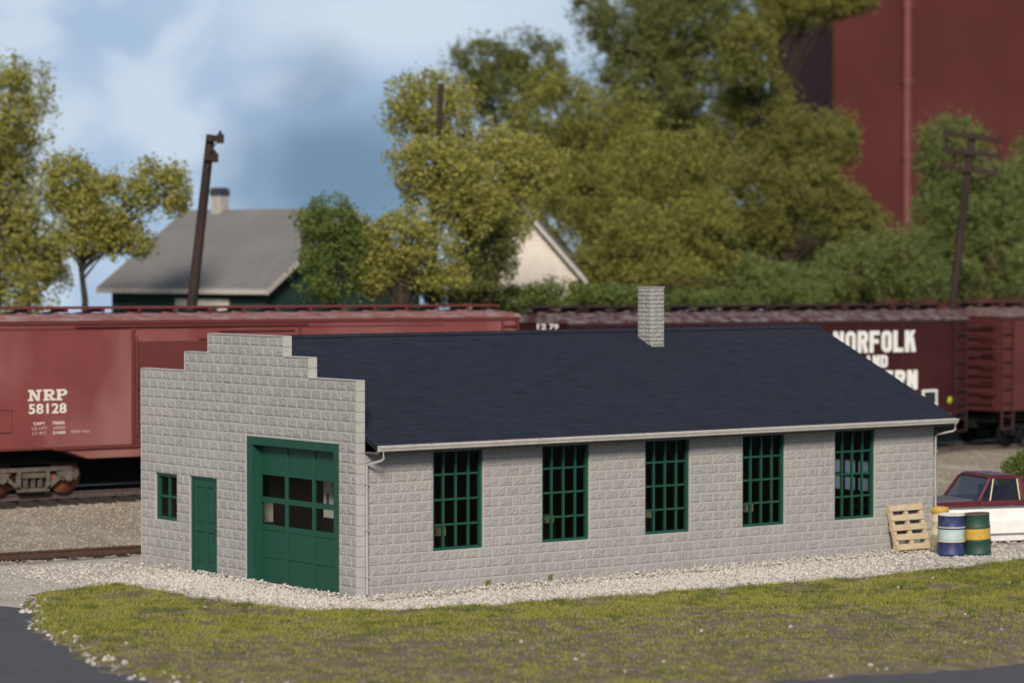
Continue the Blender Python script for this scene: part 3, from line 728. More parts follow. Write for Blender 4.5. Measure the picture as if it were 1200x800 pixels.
def make_siding():
    t = thing('railway_siding', 'rusty half buried siding rail in the gravel left of the grey garage', 'railway track')
    p0, p1 = atz(-90, 655.5, .12), atz(168, 641.3, .12); d_ = (p1-p0); 
    b = MB(); prof = [(-.07, -.16), (.07, -.16), (.07, -.13), (.014, -.11), (.014, -.05), (.036, -.04), (.036, 0), (-.036, 0), (-.036, -.04), (-.014, -.05), (-.014, -.11), (-.07, -.13)]
    n = len(prof); nn = Vector((-d_.y, d_.x, 0)).normalized(); vs = []
    e = p1 + d_.normalized()*16
    for p in (p0, e): vs += [p + nn*a + Vector((0, 0, z+.06)) for a, z in prof]
    b.add(vs, [(i, (i+1)%n, (i+1)%n+n, i+n) for i in range(n)] + [tuple(range(n)), tuple(range(2*n-1, n-1, -1))])
    b.build('rail', M['rust'], t)
    b = MB(); b.box(-.12, .12, -.35, 1.8, -.16, .02); first = b.build('tie', M['tie'], t, bevel=.012); L_ = (e-p0).length; k = 0
    for s in np.arange(.3, L_, .6):
        o = first if k == 0 else clone(first); k += 1
        o.parent = t; p = p0 + d_.normalized()*float(s); o.location = (p.x, p.y, -.005-.02*random.random()); o.rotation_euler = (0, 0, math.atan2(d_.y, d_.x)+R(random.uniform(-3, 3)))
make_siding()

def railtruck(parent, x, W_, mwheel, mframe):
    """a two-axle truck; x centre along the car; local y centre is W_/2"""
    t = MB(); cy = W_/2
    for s in (-1, 1):
        y0 = cy+s*1.02; y1 = cy+s*.90
        # cast side frame: top chord, sloping bottom chord, columns, pedestal jaws
        top = [(-1.22, .56), (-1.05, .66), (1.05, .66), (1.22, .56), (1.22, .36), (1.08, .30), (.84, .34), (.78, .54), (.30, .56), (-.30, .56), (-.78, .54), (-.84, .34), (-1.08, .30), (-1.22, .36)]
        t.prism([(-1.18, .50), (-1.05, .66), (1.05, .66), (1.18, .50), (.95, .55), (-.95, .55)], y0, y1)
        for q in (-1, 1):
            t.prism([(q*.62, .52), (q*1.22, .58), (q*1.26, .44), (q*1.16, .30), (q*.80, .30), (q*.72, .42)], y0-s*.0, y1)
            t.prism([(q*.70, .44), (q*.84, .40), (q*.42, .10), (q*.30, .10)], y0, y1)
            t.prism([(q*.36, .10), (q*.48, .14), (q*.44, .56), (q*.34, .56)], y0, y1)
            t.tube([(q*.92, y0+s*.0, .42), (q*.92, y0+s*.10, .42)], .13, 12)
        t.box(-.44, .44, min(y0, y1), max(y0, y1), .05, .15)
        for k in range(3):
            for zz in (.18, .24, .30, .36): t.tube([(-.2+k*.2, cy+s*.96, zz), (-.2+k*.2, cy+s*.96, zz+.035)], .075, 10)
        t.box(-.30, .30, min(y0+s*.05, y1), max(y0+s*.05, y1), .40, .52)
    t.box(-.25, .25, cy-.9, cy+.9, .42, .62)
    tr = t.build('wheel_truck', mframe, parent, bevel=.012); tr.location = (x, 0, 0)
    for q in (-1, 1):
        for s in (-1, 1):
            w = MB(); T = Matrix.Translation((q*.92, cy+s*.77, .42)) @ Matrix.Rotation(R(90*s), 4, 'X')
            w.lathe([(0, .03), (.10, .03), (.13, .0), (.30, -.015), (.34, .03), (.42, .03), (.425, -.06), (.455, -.07), (.455, -.10), (0, -.10)], 28, T)
            w.build('wheel', mwheel, tr)
    return tr

def boxcar(label, x0, L_, zr, zs_top, mp, mr, mt, rbz, W_=3.1, sill=.86, sill_end=1.12, rib=1.05, seams=True, mw=None, mf=None, tx=2.05):
    """rail at local z=0; camera-facing side at local y=0"""
    c = thing('boxcar', label, 'boxcar', (x0, TRK-W_/2, zr), 0, 'boxcars coupled on the main track')
    c.rotation_euler = (0, -GRADE, 0)
    b = MB(); E = zs_top
    poly = [(0, sill_end), (2.6, sill_end), (3.4, sill), (L_-3.4, sill), (L_-2.6, sill_end), (L_, sill_end), (L_, E), (0, E)]
    b.prism(poly, 0, W_)
    body = b.build('body', mp, c, bevel=.02)
    t = MB()                                   # eave rail, corner posts, panel seams, sill angle
    t.box(-.02, L_+.02, -.035, 0, E-.14, E-.01); t.box(-.02, L_+.02, W_, W_+.035, E-.14, E-.01)
    for x in (0, L_-.12): t.box(x, x+.12, -.014, 0, sill_end+.02, E-.14)
    t.box(.13, L_-.13, -.02, 0, sill_end+.01, sill_end+.07)
    for x in (np.arange(1.9, L_-1.5, 1.9) if seams else ()): t.box(x-.03, x+.03, -.006, 0, sill_end+.07, E-.14)
    t.build('side_trim', mt, body, bevel=.006)
    r_ = MB(); rz = rbz-.17                      # roof: shallow gable with raised diagonal panels
    r_.add([(-.04, -.05, E), (L_+.04, -.05, E), (L_+.04, W_/2, rz), (-.04, W_/2, rz), (-.04, W_+.05, E), (L_+.04, W_+.05, E), (-.04, -.05, E-.05), (L_+.04, -.05, E-.05), (-.04, W_+.05, E-.05), (L_+.04, W_+.05, E-.05)],
           [(0,1,2,3), (3,2,5,4), (6,7,1,0), (4,5,9,8), (0,3,4,8,6), (1,7,9,5,2)])
    rf_ = r_.build('roof', mr, c)
    p = MB(); sl = (rz-E)/(W_/2+.05)
    for x in np.arange(.05, L_+.03, rib):
        for s in (0, 1):
            ys = (-.052, W_/2-.02)
            pts = []
            for yy, off in ((ys[0], 0), (ys[1], 0)):
                for xx in (x-.045, x+.045): pts.append((xx, yy if s == 0 else W_-yy, E+sl*(yy+.05)+.002))
            top = [(a, b_, z+.045) for a, b_, z in pts]
            p.add(pts+top, [(4,5,7,6), (0,1,5,4), (0,2,6,4), (1,3,7,5), (2,3,7,6)])
        if x+rib < L_:
            for s in (0, 1):
                yy0, yy1 = .16, W_/2-.42; xa, xb = x+.17, x+rib-.17
                pts = [(xa, yy0, E+sl*(yy0+.05)+.002), (xb, yy0, E+sl*(yy0+.05)+.002), (xb, yy1, E+sl*(yy1+.05)+.002), (xa, yy1, E+sl*(yy1+.05)+.002)]
                if s: pts = [(a, W_-b_, z) for a, b_, z in pts]
                cx_ = [sum(q[i] for q in pts)/4 for i in range(3)]
                top = [(cx_[0]+(a-cx_[0])*.8, cx_[1]+(b_-cx_[1])*.8, z+.035+(cx_[2]-z)*.2) for a, b_, z in pts]
                p.add(pts+top, [(4,5,6,7), (0,1,5,4), (1,2,6,5), (2,3,7,6), (3,0,4,7)])
    p.build('roof_ribs', mr, rf_, bevel=.01)
    w = MB()
    for k in range(3): w.box(-.25, L_+.25, W_/2-.36+k*.245, W_/2-.36+k*.245+.22, rbz-.06, rbz)
    for x in np.arange(.3, L_, rib): w.box(x-.03, x+.03, W_/2-.40, W_/2+.42, rbz-.14, rbz-.061)
    w.build('running_board', mt, rf_, bevel=.006)
    for x0_, x1_, s in ((-.09, 0, -1), (L_, L_+.09, 1)):   # corrugated ends
        e = MB()
        for z in np.arange(sill_end+.2, E-.3, .30):
            e.tube([(x0_ if s < 0 else x1_-.09, .16, z), (x0_ if s < 0 else x1_-.09, W_-.16, z)], .085, 8) if False else e.box(x0_+.02, x1_-.02, .18, W_-.18, z, z+.14)
        e.build('end_panel', mt, body, bevel=.03)
    for xs in (.06, L_-.62):                     # side ladder near each end
        l = MB()
        for xx in (xs, xs+.52): l.box(xx, xx+.05, -.09, -.02, .58, E-.1)
        for z in np.arange(.95, E-.2, .44): l.box(xs+.05, xs+.52, -.085, -.045, z, z+.04)
        l.box(xs, xs+.57, -.085, -.04, .55, .60)
        for z in (1.3, 2.6, 3.9): l.box(xs+.01, xs+.04, -.02, .004, z, z+.05)
        l.build('ladder', mt, c, bevel=.005)
    for xs, sx in ((-.13, 1), (L_+.13, -1)):     # end ladder rungs on the camera side
        l = MB()
        for z in np.arange(1.2, E-.1, .44): l.tube([(xs, .12, z), (xs, .62, z)], .018, 6); l.box(min(xs, xs+sx*.12), max(xs, xs+sx*.12), .12, .15, z-.012, z+.012); l.box(min(xs, xs+sx*.12), max(xs, xs+sx*.12), .59, .62, z-.012, z+.012)
        l.build('end_ladder', mt, c)
    u = MB(); u.box(.3, L_-.3, .55, W_-.55, .74, sill_end+.02); u.box(3.4, L_-3.4, W_/2-.25, W_/2+.25, .14, .74); u.box(.2, 3.4, W_/2-.25, W_/2+.25, .55, .74); u.box(L_-3.4, L_-.2, W_/2-.25, W_/2+.25, .55, .74); u.box(3.6, L_-3.6, W_-.9, W_-.7, .2, .74)
    u.box(L_*.42, L_*.58, .7, 1.2, .45, .75); u.tube([(L_*.62, 1.0, .6), (L_*.70, 1.0, .6)], .16, 12)
    u.build('underframe', M['under'], c)
    for x, s in ((0, -1), (L_, 1)):
        k = MB(); k.box(min(x-.05*s, x+.72*s), max(x-.05*s, x+.72*s), W_/2-.08, W_/2+.08, .78, .96); k.box(min(x+.55*s, x+.84*s), max(x+.55*s, x+.84*s), W_/2-.05, W_/2+.16, .72, 1.02)
        k.build('coupler', M['under'], c, bevel=.02)
    for x in (tx, L_-tx): railtruck(c, x, W_, mw or M['wheelrust'], mf or M['truckframe'])
    return c, body

# red boxcar on the left
X0 = .30; L1 = 16.93; ZR = rail_z(X0)
c1, body1 = boxcar('faded red boxcar with raised side panel and small cream lettering, left of the stepped front', X0, L1, ZR, 4.34, M['red_car'], M['red_roof'], M['red_trim'], 4.62, seams=False, tx=2.18)
dm = MB(); xa, xb = 4.93-X0, 10.02-X0
dm.box(xa, xa+.08, -.05, 0, 1.18, 4.17); dm.box(xb-.08, xb, -.05, 0, 1.18, 4.17)
dm.box(xa-1.6, xb+.2, -.07, 0, 4.12, 4.18); dm.box(xa-2.2, xb+.3, -.06, 0, 1.10, 1.17)
dm.box(7.5-X0, 9.8-X0, -.055, 0, 3.98, 4.03); dm.box(6.9-X0, 9.8-X0, -.055, 0, 3.78, 3.83)
dm.box(xa+.08, xb-.08, -.022, -.006, 1.2, 3.76); dm.box(xa+.18, xa+.30, -.08, -.02, 2.55, 2.62); dm.tube([(xa+.12, -.08, 1.4), (xa+.12, -.08, 3.9)], .018, 8)
dm.build('door', M['red_trim'], c1, bevel=.008)
for (a, b_) in ((.55, xa-.1), (xb+.25, L1-2.55)):
    pm = MB(); pm.box(a, b_, -.012, -.0, 4.07, 4.11); pm.build('seam_strip', M['red_trim'], c1, bevel=.004)
pm = MB(); bx0, bx1, bz0, bz1 = .25, 1.28, 1.58, 2.18
pm.box(bx0, bx1, -.012, 0, bz0, bz1); pm.box(bx0, bx1, -.035, -.012, bz1-.05, bz1); pm.box(bx0, bx1, -.035, -.012, bz0, bz0+.05); pm.box(bx1-.05, bx1, -.035, -.012, bz0+.05, bz1-.05); pm.box(bx0, bx0+.05, -.035, -.012, bz0+.05, bz1-.05)
pm.build('side_panel', M['red_car'], c1, bevel=.006)
ZB = .76   # rail height near the lettering
def slabN(x, h, w):
    s = w*.25; t = h*.17
    return [rect(x+s*.35, x+s*.35+s*.75, 0, h), rect(x+w-s*1.05, x+w-s*.35, 0, h), [(x+s*.2, h), (x+s*1.4, h), (x+w-s*.4, 0), (x+w-s*1.4, 0)], rect(x-.02, x+s*1.5, 0, t), rect(x-.02, x+s*1.1, h-t, h), rect(x+w-s*1.5, x+w+.02, h-t, h)]
def slabR(x, h, w, leg=True):
    s = w*.3; t = h*.17
    P = [rect(x+s*.3, x+s*1.2, 0, h), rect(x, x+s*1.7, 0, t), rect(x, x+w*.6, h-t, h), rect(x+s, x+w*.6, h*.42, h*.42+t)]
    P += arc_band(x+w*.58, h*.71, w*.38, h*.29, s*.85, t, -90, 90, 10)
    if leg: P += [[(x+w*.42, h*.46), (x+w*.70, h*.46), (x+w*.98, 0), (x+w*.66, 0)], rect(x+w*.66, x+w*1.06, 0, t)]
    return P
hN = .275
slab_letters('lettering', slabN(0, hN, .33)+slabR(.40, hN, .32)+slabR(.76, hN, .31, False), M['letter'], c1, 2.05-X0, -.003, 3.095-ZB)
text_mesh('lettering', '58128', M['letter'], c1, 2.05-X0, -.006, 2.775-ZB, .25, 1.04, .025)
for (xx, zz, s, w_, m_) in ((2.18, 2.50, 'CAPY', .32, 'letter'), (2.70, 2.50, '70000', .34, 'letter'), (2.14, 2.38, 'LD LMT', .42, 'letter_p'), (2.72, 2.38, '69000', .34, 'letter_p'), (2.16, 2.26, 'LT WT', .38, 'letter_p'), (2.72, 2.26, '51400', .34, 'letter'), (3.22, 2.27, 'NEW 9-63', .52, 'letter_p')):
    text_mesh('lettering', s, M[m_], c1, xx-X0, -.006, zz-ZB, .075, w_, .015)

# maroon boxcar with the big lettering
X2 = 18.99; L2 = 16.15; ZR2 = rail_z(X2)
c2, body2 = boxcar('dark maroon boxcar with large white railway name, behind the right half of the blue roof', X2, L2, ZR2, 4.13, M['mar_car'], M['mar_roof'], M['mar_trim'], 4.56, mw=M['under'], mf=M['under'])
ZB2 = .60
wp, ww = block_word('NORFOLK', .67, .44, .07, .165)
slab_letters('lettering', wp, M['letter_w'], c2, 29.30-X2, -.004, 3.69-ZB2)
wp, ww2 = block_word('AND', .38, .30, .04, .115); slab_letters('lettering', wp, M['letter_w'], c2, 30.64-X2, -.004, 3.23-ZB2)
wp, ww3 = block_word('WESTERN', .61, .44, .085, .165); slab_letters('lettering', wp, M['letter_w'], c2, 29.32-X2, -.004, 2.52-ZB2)
pl = MB(); pl.box(33.14-X2, 33.82-X2, -.012, 0, 1.98-ZB2, 2.50-ZB2); pl.build('data_plate', M['letter_w'], c2)
pl = MB(); pl.box(33.24-X2, 33.73-X2, -.02, -.013, 2.06-ZB2, 2.43-ZB2); pl.build('data_panel', M['blackp'], c2)
pl = MB(); pl.lathe([(0, 0), (.12, 0), (.12, .012), (0, .012)], 20, Matrix.Translation((34.40-X2, 0, 2.14-ZB2)) @ Matrix.Rotation(R(90), 4, 'X')); pl.build('wheel_dot', M['dotg'], c2)
text_mesh('lettering', 'BLT 3-70', M['letter_p'], c2, 34.16-X2, -.006, 1.70-ZB2, .09, .42, .015)
# road number high on the end wall
for (yy, w_, s_) in ((.30, .42, '79'), (.86, .42, '12')):
    o = text_mesh('lettering', s_, M['letter_w'], c2, -.10, 0, 3.92, .17, w_, .05)
    o.rotation_euler = (0, 0, R(-90)); o.location = (-.105, yy+w_, 3.90)
nd = MB(); nd.box(5.6, 9.0, -.05, 0, 1.2, 3.95); nd.box(5.2, 9.3, -.08, 0, 3.96, 4.02); nd.box(5.2, 9.3, -.08, 0, 1.12, 1.18); nd.build('door', M['mar_trim'], c2, bevel=.01)

X3 = 36.62; L3 = 15.6
c3, body3 = boxcar('brown red boxcar cut off by the right edge, coupled behind the maroon boxcar', X3, L3, rail_z(X3), 4.20, M['brown_car'], M['brown_roof'], M['brown_trim'], 4.62, mw=M['under'], mf=M['under'])
nd = MB(); nd.box(6.0, 9.0, -.05, 0, 1.2, 3.95); nd.box(5.6, 9.3, -.08, 0, 3.96, 4.02); nd.build('door', M['brown_trim'], c3, bevel=.01)

# ------------------------------------------------------------------ pallet, drums, pickup
pt = thing('pallet', 'pale wooden pallet leaning against the grey side wall near its right corner', 'pallet', (14.90, -.33, .035))
pt.rotation_euler = (R(-17), 0, R(-2)); pw, phh = 1.02, 1.06
for i in range(3):
    b = MB(); x = -pw/2+.05+i*(pw-.1)/2; b.box(x-.05, x+.05, -.045, .045, 0, phh); b.build('stringer', M['pallet'], pt, bevel=.006)
for i in range(5):
    b = MB(); z = .015+i*(phh-.17)/4; b.box(-pw/2+random.uniform(-.015, .015), pw/2+random.uniform(-.015, .015), -.071, -.047, z, z+.14); o = b.build('deck_board', M['pallet'], pt, bevel=.005); o.rotation_euler = (0, R(random.uniform(-.8, .8)), 0)
for i in range(3):
    b = MB(); z = .02+i*(phh-.16)/2; b.box(-pw/2, pw/2, .047, .069, z, z+.12); b.build('bottom_board', M['pallet'], pt, bevel=.005)

def drum(label, p, mbody, mband, mlid, lean=0, lab2=None, group='steel drums by the garage corner', h=.90, r=.295):
    d_ = thing('drum', label, 'drum', p, R(random.uniform(0, 90)), group); d_.rotation_euler = (0, 0, 0)
    if lean: d_.rotation_euler = (RT.x*0 + 0, 0, 0); d_.rotation_euler = Matrix.Rotation(lean, 3, FW.cross(Vector((0,0,1))).cross(Vector((0,0,1))).normalized()).to_euler()
    b = MB(); ring = lambda z: [(r, z-.03), (r+.012, z-.012), (r+.012, z+.012), (r, z+.03)]
    b.lathe([(0, .012), (r-.02, .012), (r-.01, 0), (r+.008, 0), (r+.008, .025), (r, .035)] + ring(h*.335) + ring(h*.665) + [(r, h-.035), (r+.008, h-.025), (r+.008, h), (r-.012, h)], 36)
    body = b.build('drum_body', mbody, d_, fix=True)
    if mlid:
        b = MB(); b.lathe([(r-.012, h), (r-.014, h-.014), (0, h-.014)], 36); b.lathe([(r-.013, h+.001), (r+.0095, h+.001), (r+.0095, h-.026)], 36); b.tube([(r*.6, 0, h-.014), (r*.6, 0, h+.005)], .035, 10); b.build('lid', mlid, d_)
    if mband:
        b = MB(); b.lathe([(r+.003, h*.335+.032), (r+.003, h*.665-.032)], 36); b.build('label_band', mband, d_, fix=True)
    return d_
p = atz(1114.5, 649.5, .0); d1 = drum('blue steel drum with pale teal band and chalky white lid', (p.x, p.y, .01), M['drumblue'], M['drumteal'], M['drumwhite'])
b = MB(); b.lathe([(.304, .60), (.312, .60), (.312, .625), (.304, .625)], 36); b.lathe([(.304, .285), (.312, .285), (.312, .325), (.304, .325)], 36); b.build('hoop', M['cream'], d1)
# small pale sticker on the teal band
b = MB()
for k in range(6):
    a0_, a1_ = R(-62+k*4), R(-58+k*4); b.add([(.300*math.cos(a0_), .300*math.sin(a0_), .40), (.300*math.cos(a1_), .300*math.sin(a1_), .40), (.300*math.cos(a1_), .300*math.sin(a1_), .50), (.300*math.cos(a0_), .300*math.sin(a0_), .50)], [(0,1,2,3)])
b.build('sticker', M['cream'], d1)
p = atz(1146, 648.5, .0); d2 = drum('dark green steel drum with yellow band and rusty top, leaning slightly right', (p.x, p.y, .01), M['drumgreen'], M['drumyellow'], M['drumrust'], R(3.2))
p = atz(1101, 641.5, .0); d3 = drum('slim cream drum with yellow top, mostly hidden between blue drum and wall corner', (p.x, p.y, .0), M['cream'], None, M['drumyellow'], h=.93, r=.19)
b = MB(); b.lathe([(.193, .79), (.206, .80), (.206, .925), (.195, .93)], 36); b.build('top_band', M['drumyellow'], d3)

# pickup truck: local +X is the nose, +Y its left side (towards the camera)
p = atz(1121, 637.5, 0); HEAD = YAW + R(90) + R(19)
pk = thing('pickup_truck', 'maroon and white pickup truck parked behind the drums', 'pickup truck', (0, 0, 0), HEAD)
fwd = Vector((math.cos(HEAD), math.sin(HEAD), 0)); left = Vector((-fwd.y, fwd.x, 0))
HWD = .95
pk.location = p - left*(HWD-.12) - Vector((0, 0, .19))          # origin: middle of the front axle
def loft(mb, secs, close=True):
    """secs: list of lists of points (same length); skin them"""
    n = len(secs[0]); vs = [q for s in secs for q in s]; fs = []
    for i in range(len(secs)-1):
        for k in range(n): fs.append((i*n+k, i*n+(k+1)%n, (i+1)*n+(k+1)%n, (i+1)*n+k))
    fs += [tuple(range(n)), tuple(range(len(vs)-1, len(vs)-n-1, -1))]
    mb.add(vs, fs)
def body_sec(x, zb, zt, hw, bulge=.03):
    z1 = zb+(zt-zb)*.18; z2 = zb+(zt-zb)*.62; z3 = zb+(zt-zb)*.80
    half = [(hw-.05, zb), (hw-.015, z1), (hw+bulge*.4, z1+.01), (hw+bulge, z2-.01), (hw+.0, z2+.01), (hw-.01, z3), (hw-.02, zt)]
    return [(x, y, z) for y, z in half] + [(x, -y, z) for y, z in reversed(half)]
# lower white body with wheel arches cut by separate dark wells
lw = MB()
loft(lw, [body_sec(.78, .45, 1.01, HWD-.06), body_sec(.55, .30, 1.04, HWD), body_sec(.42, .28, 1.04, HWD)])
loft(lw, [body_sec(.42, .69, 1.039, HWD-.002), body_sec(-.42, .69, 1.039, HWD-.002)])
loft(lw, [body_sec(-.42, .25, 1.04, HWD), body_sec(-1.0, .24, 1.04, HWD), body_sec(-2.62, .24, 1.04, HWD)])
loft(lw, [body_sec(-2.62, .69, 1.039, HWD-.002), body_sec(-3.46, .69, 1.039, HWD-.002)])
loft(lw, [body_sec(-3.46, .28, 1.04, HWD), body_sec(-4.3, .34, 1.04, HWD)])
lower = lw.build('lower_body', M['truckwhite'], pk, bevel=.012)
mo = MB(); mo.box(-4.25, .70, HWD-.03, HWD+.012, 1.012, 1.05); mo.box(-2.55, -.48, HWD-.02, HWD+.034, .40, .43); mo.build('side_moulding', M['chrome'], lower, bevel=.005)
ub = MB()      # maroon shoulder, hood, bed sides
def up_sec(x, zb, zt, hw, ht): return [(x, hw, zb), (x, hw+.01, zb+.05), (x, hw-.03, zt-.05), (x, ht, zt), (x, -ht, zt), (x, -hw+.03, zt-.05), (x, -hw-.01, zb+.05), (x, -hw, zb)]
loft(ub, [up_sec(.78, 1.012, 1.12, HWD-.10, HWD-.22), up_sec(.60, 1.04, 1.15, HWD-.025, HWD-.14), up_sec(-.60, 1.04, 1.175, HWD-.02, HWD-.13)])
loft(ub, [up_sec(-.60, 1.042, 1.178, HWD-.018, HWD-.05), up_sec(-1.72, 1.042, 1.182, HWD-.018, HWD-.05)])
ub.box(-4.28, -1.80, HWD-.10, HWD-.015, 1.042, 1.20); ub.box(-4.28, -1.80, -HWD+.015, -HWD+.10, 1.042, 1.20); ub.box(-1.86, -1.80, -HWD+.10, HWD-.10, .6, 1.20); ub.box(-4.30, -4.24, -HWD+.02, HWD-.02, .5, 1.20)
upper = ub.build('upper_body', M['truckred'], pk, bevel=.015)
hd = MB(); loft(hd, [[(.70, .66, 1.11), (.70, -.66, 1.11), (.70, -.62, 1.14), (.70, .62, 1.14)], [(.55, .70, 1.14), (.55, -.70, 1.14), (.55, -.64, 1.175), (.55, .64, 1.175)], [(-.50, .74, 1.16), (-.50, -.74, 1.16), (-.50, -.66, 1.195), (-.50, .66, 1.195)]])
hd.build('hood', M['dust'], upper, bevel=.01)
# cab: pillars and roof
def pil(mb, p0, p1, w): mb.tube([p0, p1], w, 6)
cb = MB(); zs, zt = 1.175, 1.665; hb, ht = HWD-.07, HWD-.20
loft(cb, [[(-.88, ht-.03, zt), (-.88, -ht+.03, zt), (-.88, -ht+.10, zt+.05), (-.88, ht-.10, zt+.05)], [(-1.0, ht+.02, zt), (-1.0, -ht-.02, zt), (-1.0, -ht+.08, zt+.085), (-1.0, ht-.08, zt+.085)], [(-1.62, ht+.02, zt), (-1.62, -ht-.02, zt), (-1.62, -ht+.08, zt+.08), (-1.62, ht-.08, zt+.08)], [(-1.74, ht-.03, zt), (-1.74, -ht+.03, zt), (-1.74, -ht+.10, zt+.045), (-1.74, ht-.10, zt+.045)]])
for s in (1, -1):
    for (xb, xt, w) in ((-.56, -.90, .040), (-1.76, -1.70, .075)):
        pts = [(xb-w, s*hb, zs-.01), (xb+w, s*hb, zs-.01), (xb+w, s*(hb-.07), zs-.01), (xb-w, s*(hb-.07), zs-.01)]
        top = [(xt-w, s*(ht+.01), zt+.01), (xt+w, s*(ht+.01), zt+.01), (xt+w, s*(ht-.06), zt+.01), (xt-w, s*(ht-.06), zt+.01)]
        cb.add(pts+top, [(0,1,5,4), (1,2,6,5), (2,3,7,6), (3,0,4,7)])
cab = cb.build('cab', M['truckred'], pk, bevel=.012)
dr_ = MB(); dr_.add([(-.98, ht-.07, zt+.089), (-.98, -ht+.07, zt+.089), (-1.64, -ht+.07, zt+.084), (-1.64, ht-.07, zt+.084)], [(0,1,2,3)]); dr_.build('roof_dust', M['dust'], cab, fix=False)
ws = MB(); ws.add([(-.555, hb-.05, zs), (-.555, -hb+.05, zs), (-.885, -ht+.05, zt), (-.885, ht-.05, zt), (-.575, hb-.05, zs), (-.575, -hb+.05, zs), (-.905, -ht+.05, zt), (-.905, ht-.05, zt)], [(0,1,2,3), (7,6,5,4), (0,1,5,4), (2,3,7,6), (0,3,7,4), (1,2,6,5)]); ws.build('windshield', M['truckglass'], cab)
rw = MB(); rw.box(-1.76, -1.74, -hb+.1, hb-.1, zs, zt); rw.build('rear_window', M['truckglass'], cab)
for s in (1, -1):
    sw = MB(); sw.add([(-.86, s*(hb-.025), zs), (-1.66, s*(hb-.025), zs), (-1.63, s*(ht-.015), zt), (-.99, s*(ht-.015), zt), (-.86, s*(hb-.04), zs), (-1.66, s*(hb-.04), zs), (-1.63, s*(ht-.03), zt), (-.99, s*(ht-.03), zt)], [(0,1,2,3), (4,5,6,7), (0,1,5,4), (2,3,7,6)]); sw.build('side_window', M['truckglass'], cab)
    vp = MB()
    for a_, b_ in (((-.84, hb-.015, zs), (-.985, ht-.005, zt)), ((-1.62, hb-.015, zs), (-1.60, ht-.005, zt))): vp.tube([(a_[0], s*a_[1], a_[2]), (b_[0], s*b_[1], b_[2])], .018, 6)
    vp.build('window_post', M['cream'], cab)
    vw = MB(); vw.add([(-.64, s*(hb-.028), zs), (-.82, s*(hb-.028), zs), (-.955, s*(ht-.018), zt-.02), (-.94, s*(ht-.018), zt-.02)], [(0,1,2,3)]); vw.build('vent_window', M['truckglass'], cab, fix=False)
it = MB(); it.box(-1.60, -1.35, -.7, .7, .7, 1.45); it.box(-.9, -.62, -.75, .75, .9, 1.18); it.build('seat', M['cabin'], cab, bevel=.04)
fl = MB(); fl.box(-4.2, .70, -.72, .72, .34, .60); fl.box(-4.2, -1.9, -HWD+.1, HWD-.1, .6, .64); fl.build('chassis', M['under'], pk)
fr_ = MB(); fr_.box(.765, .80, -.80, .80, .58, .92); gri = fr_.build('grille', M['chrome'], pk, bevel=.01)
bp = MB(); bp.box(.80, .96, -.96, .96, .40, .56); bp.build('bumper', M['chrome'], pk, bevel=.03)
for s in (1, -1):
    h_ = MB(); h_.lathe([(0, .02), (.09, .015), (.10, 0), (.10, -.03)], 18, Matrix.Translation((.80, s*.66, .76)) @ Matrix.Rotation(R(90), 4, 'Y')); h_.build('headlight', M['letter_w'], pk)
mh = MB(); mh.box(-1.42, -1.28, HWD-.02, HWD+.01, 1.03, 1.06); mh.build('door_handle', M['chrome'], upper)
for xw in (0, -3.04):
    for s in (1, -1):
        t = MB(); T = Matrix.Translation((xw, s*(HWD-.13), .545)) @ Matrix.Rotation(R(-90*s), 4, 'X')
        t.lathe([(.20, .09), (.30, .10), (.345, .08), (.36, .05), (.36, -.05), (.345, -.08), (.20, -.09)], 28, T); ty = t.build('wheel', M['tyre'], pk)
        t = MB(); t.lathe([(0, .07), (.06, .085), (.10, .06), (.19, .07), (.205, .09), (.205, -.05)], 24, T); t.build('rim', M['chrome'], ty)

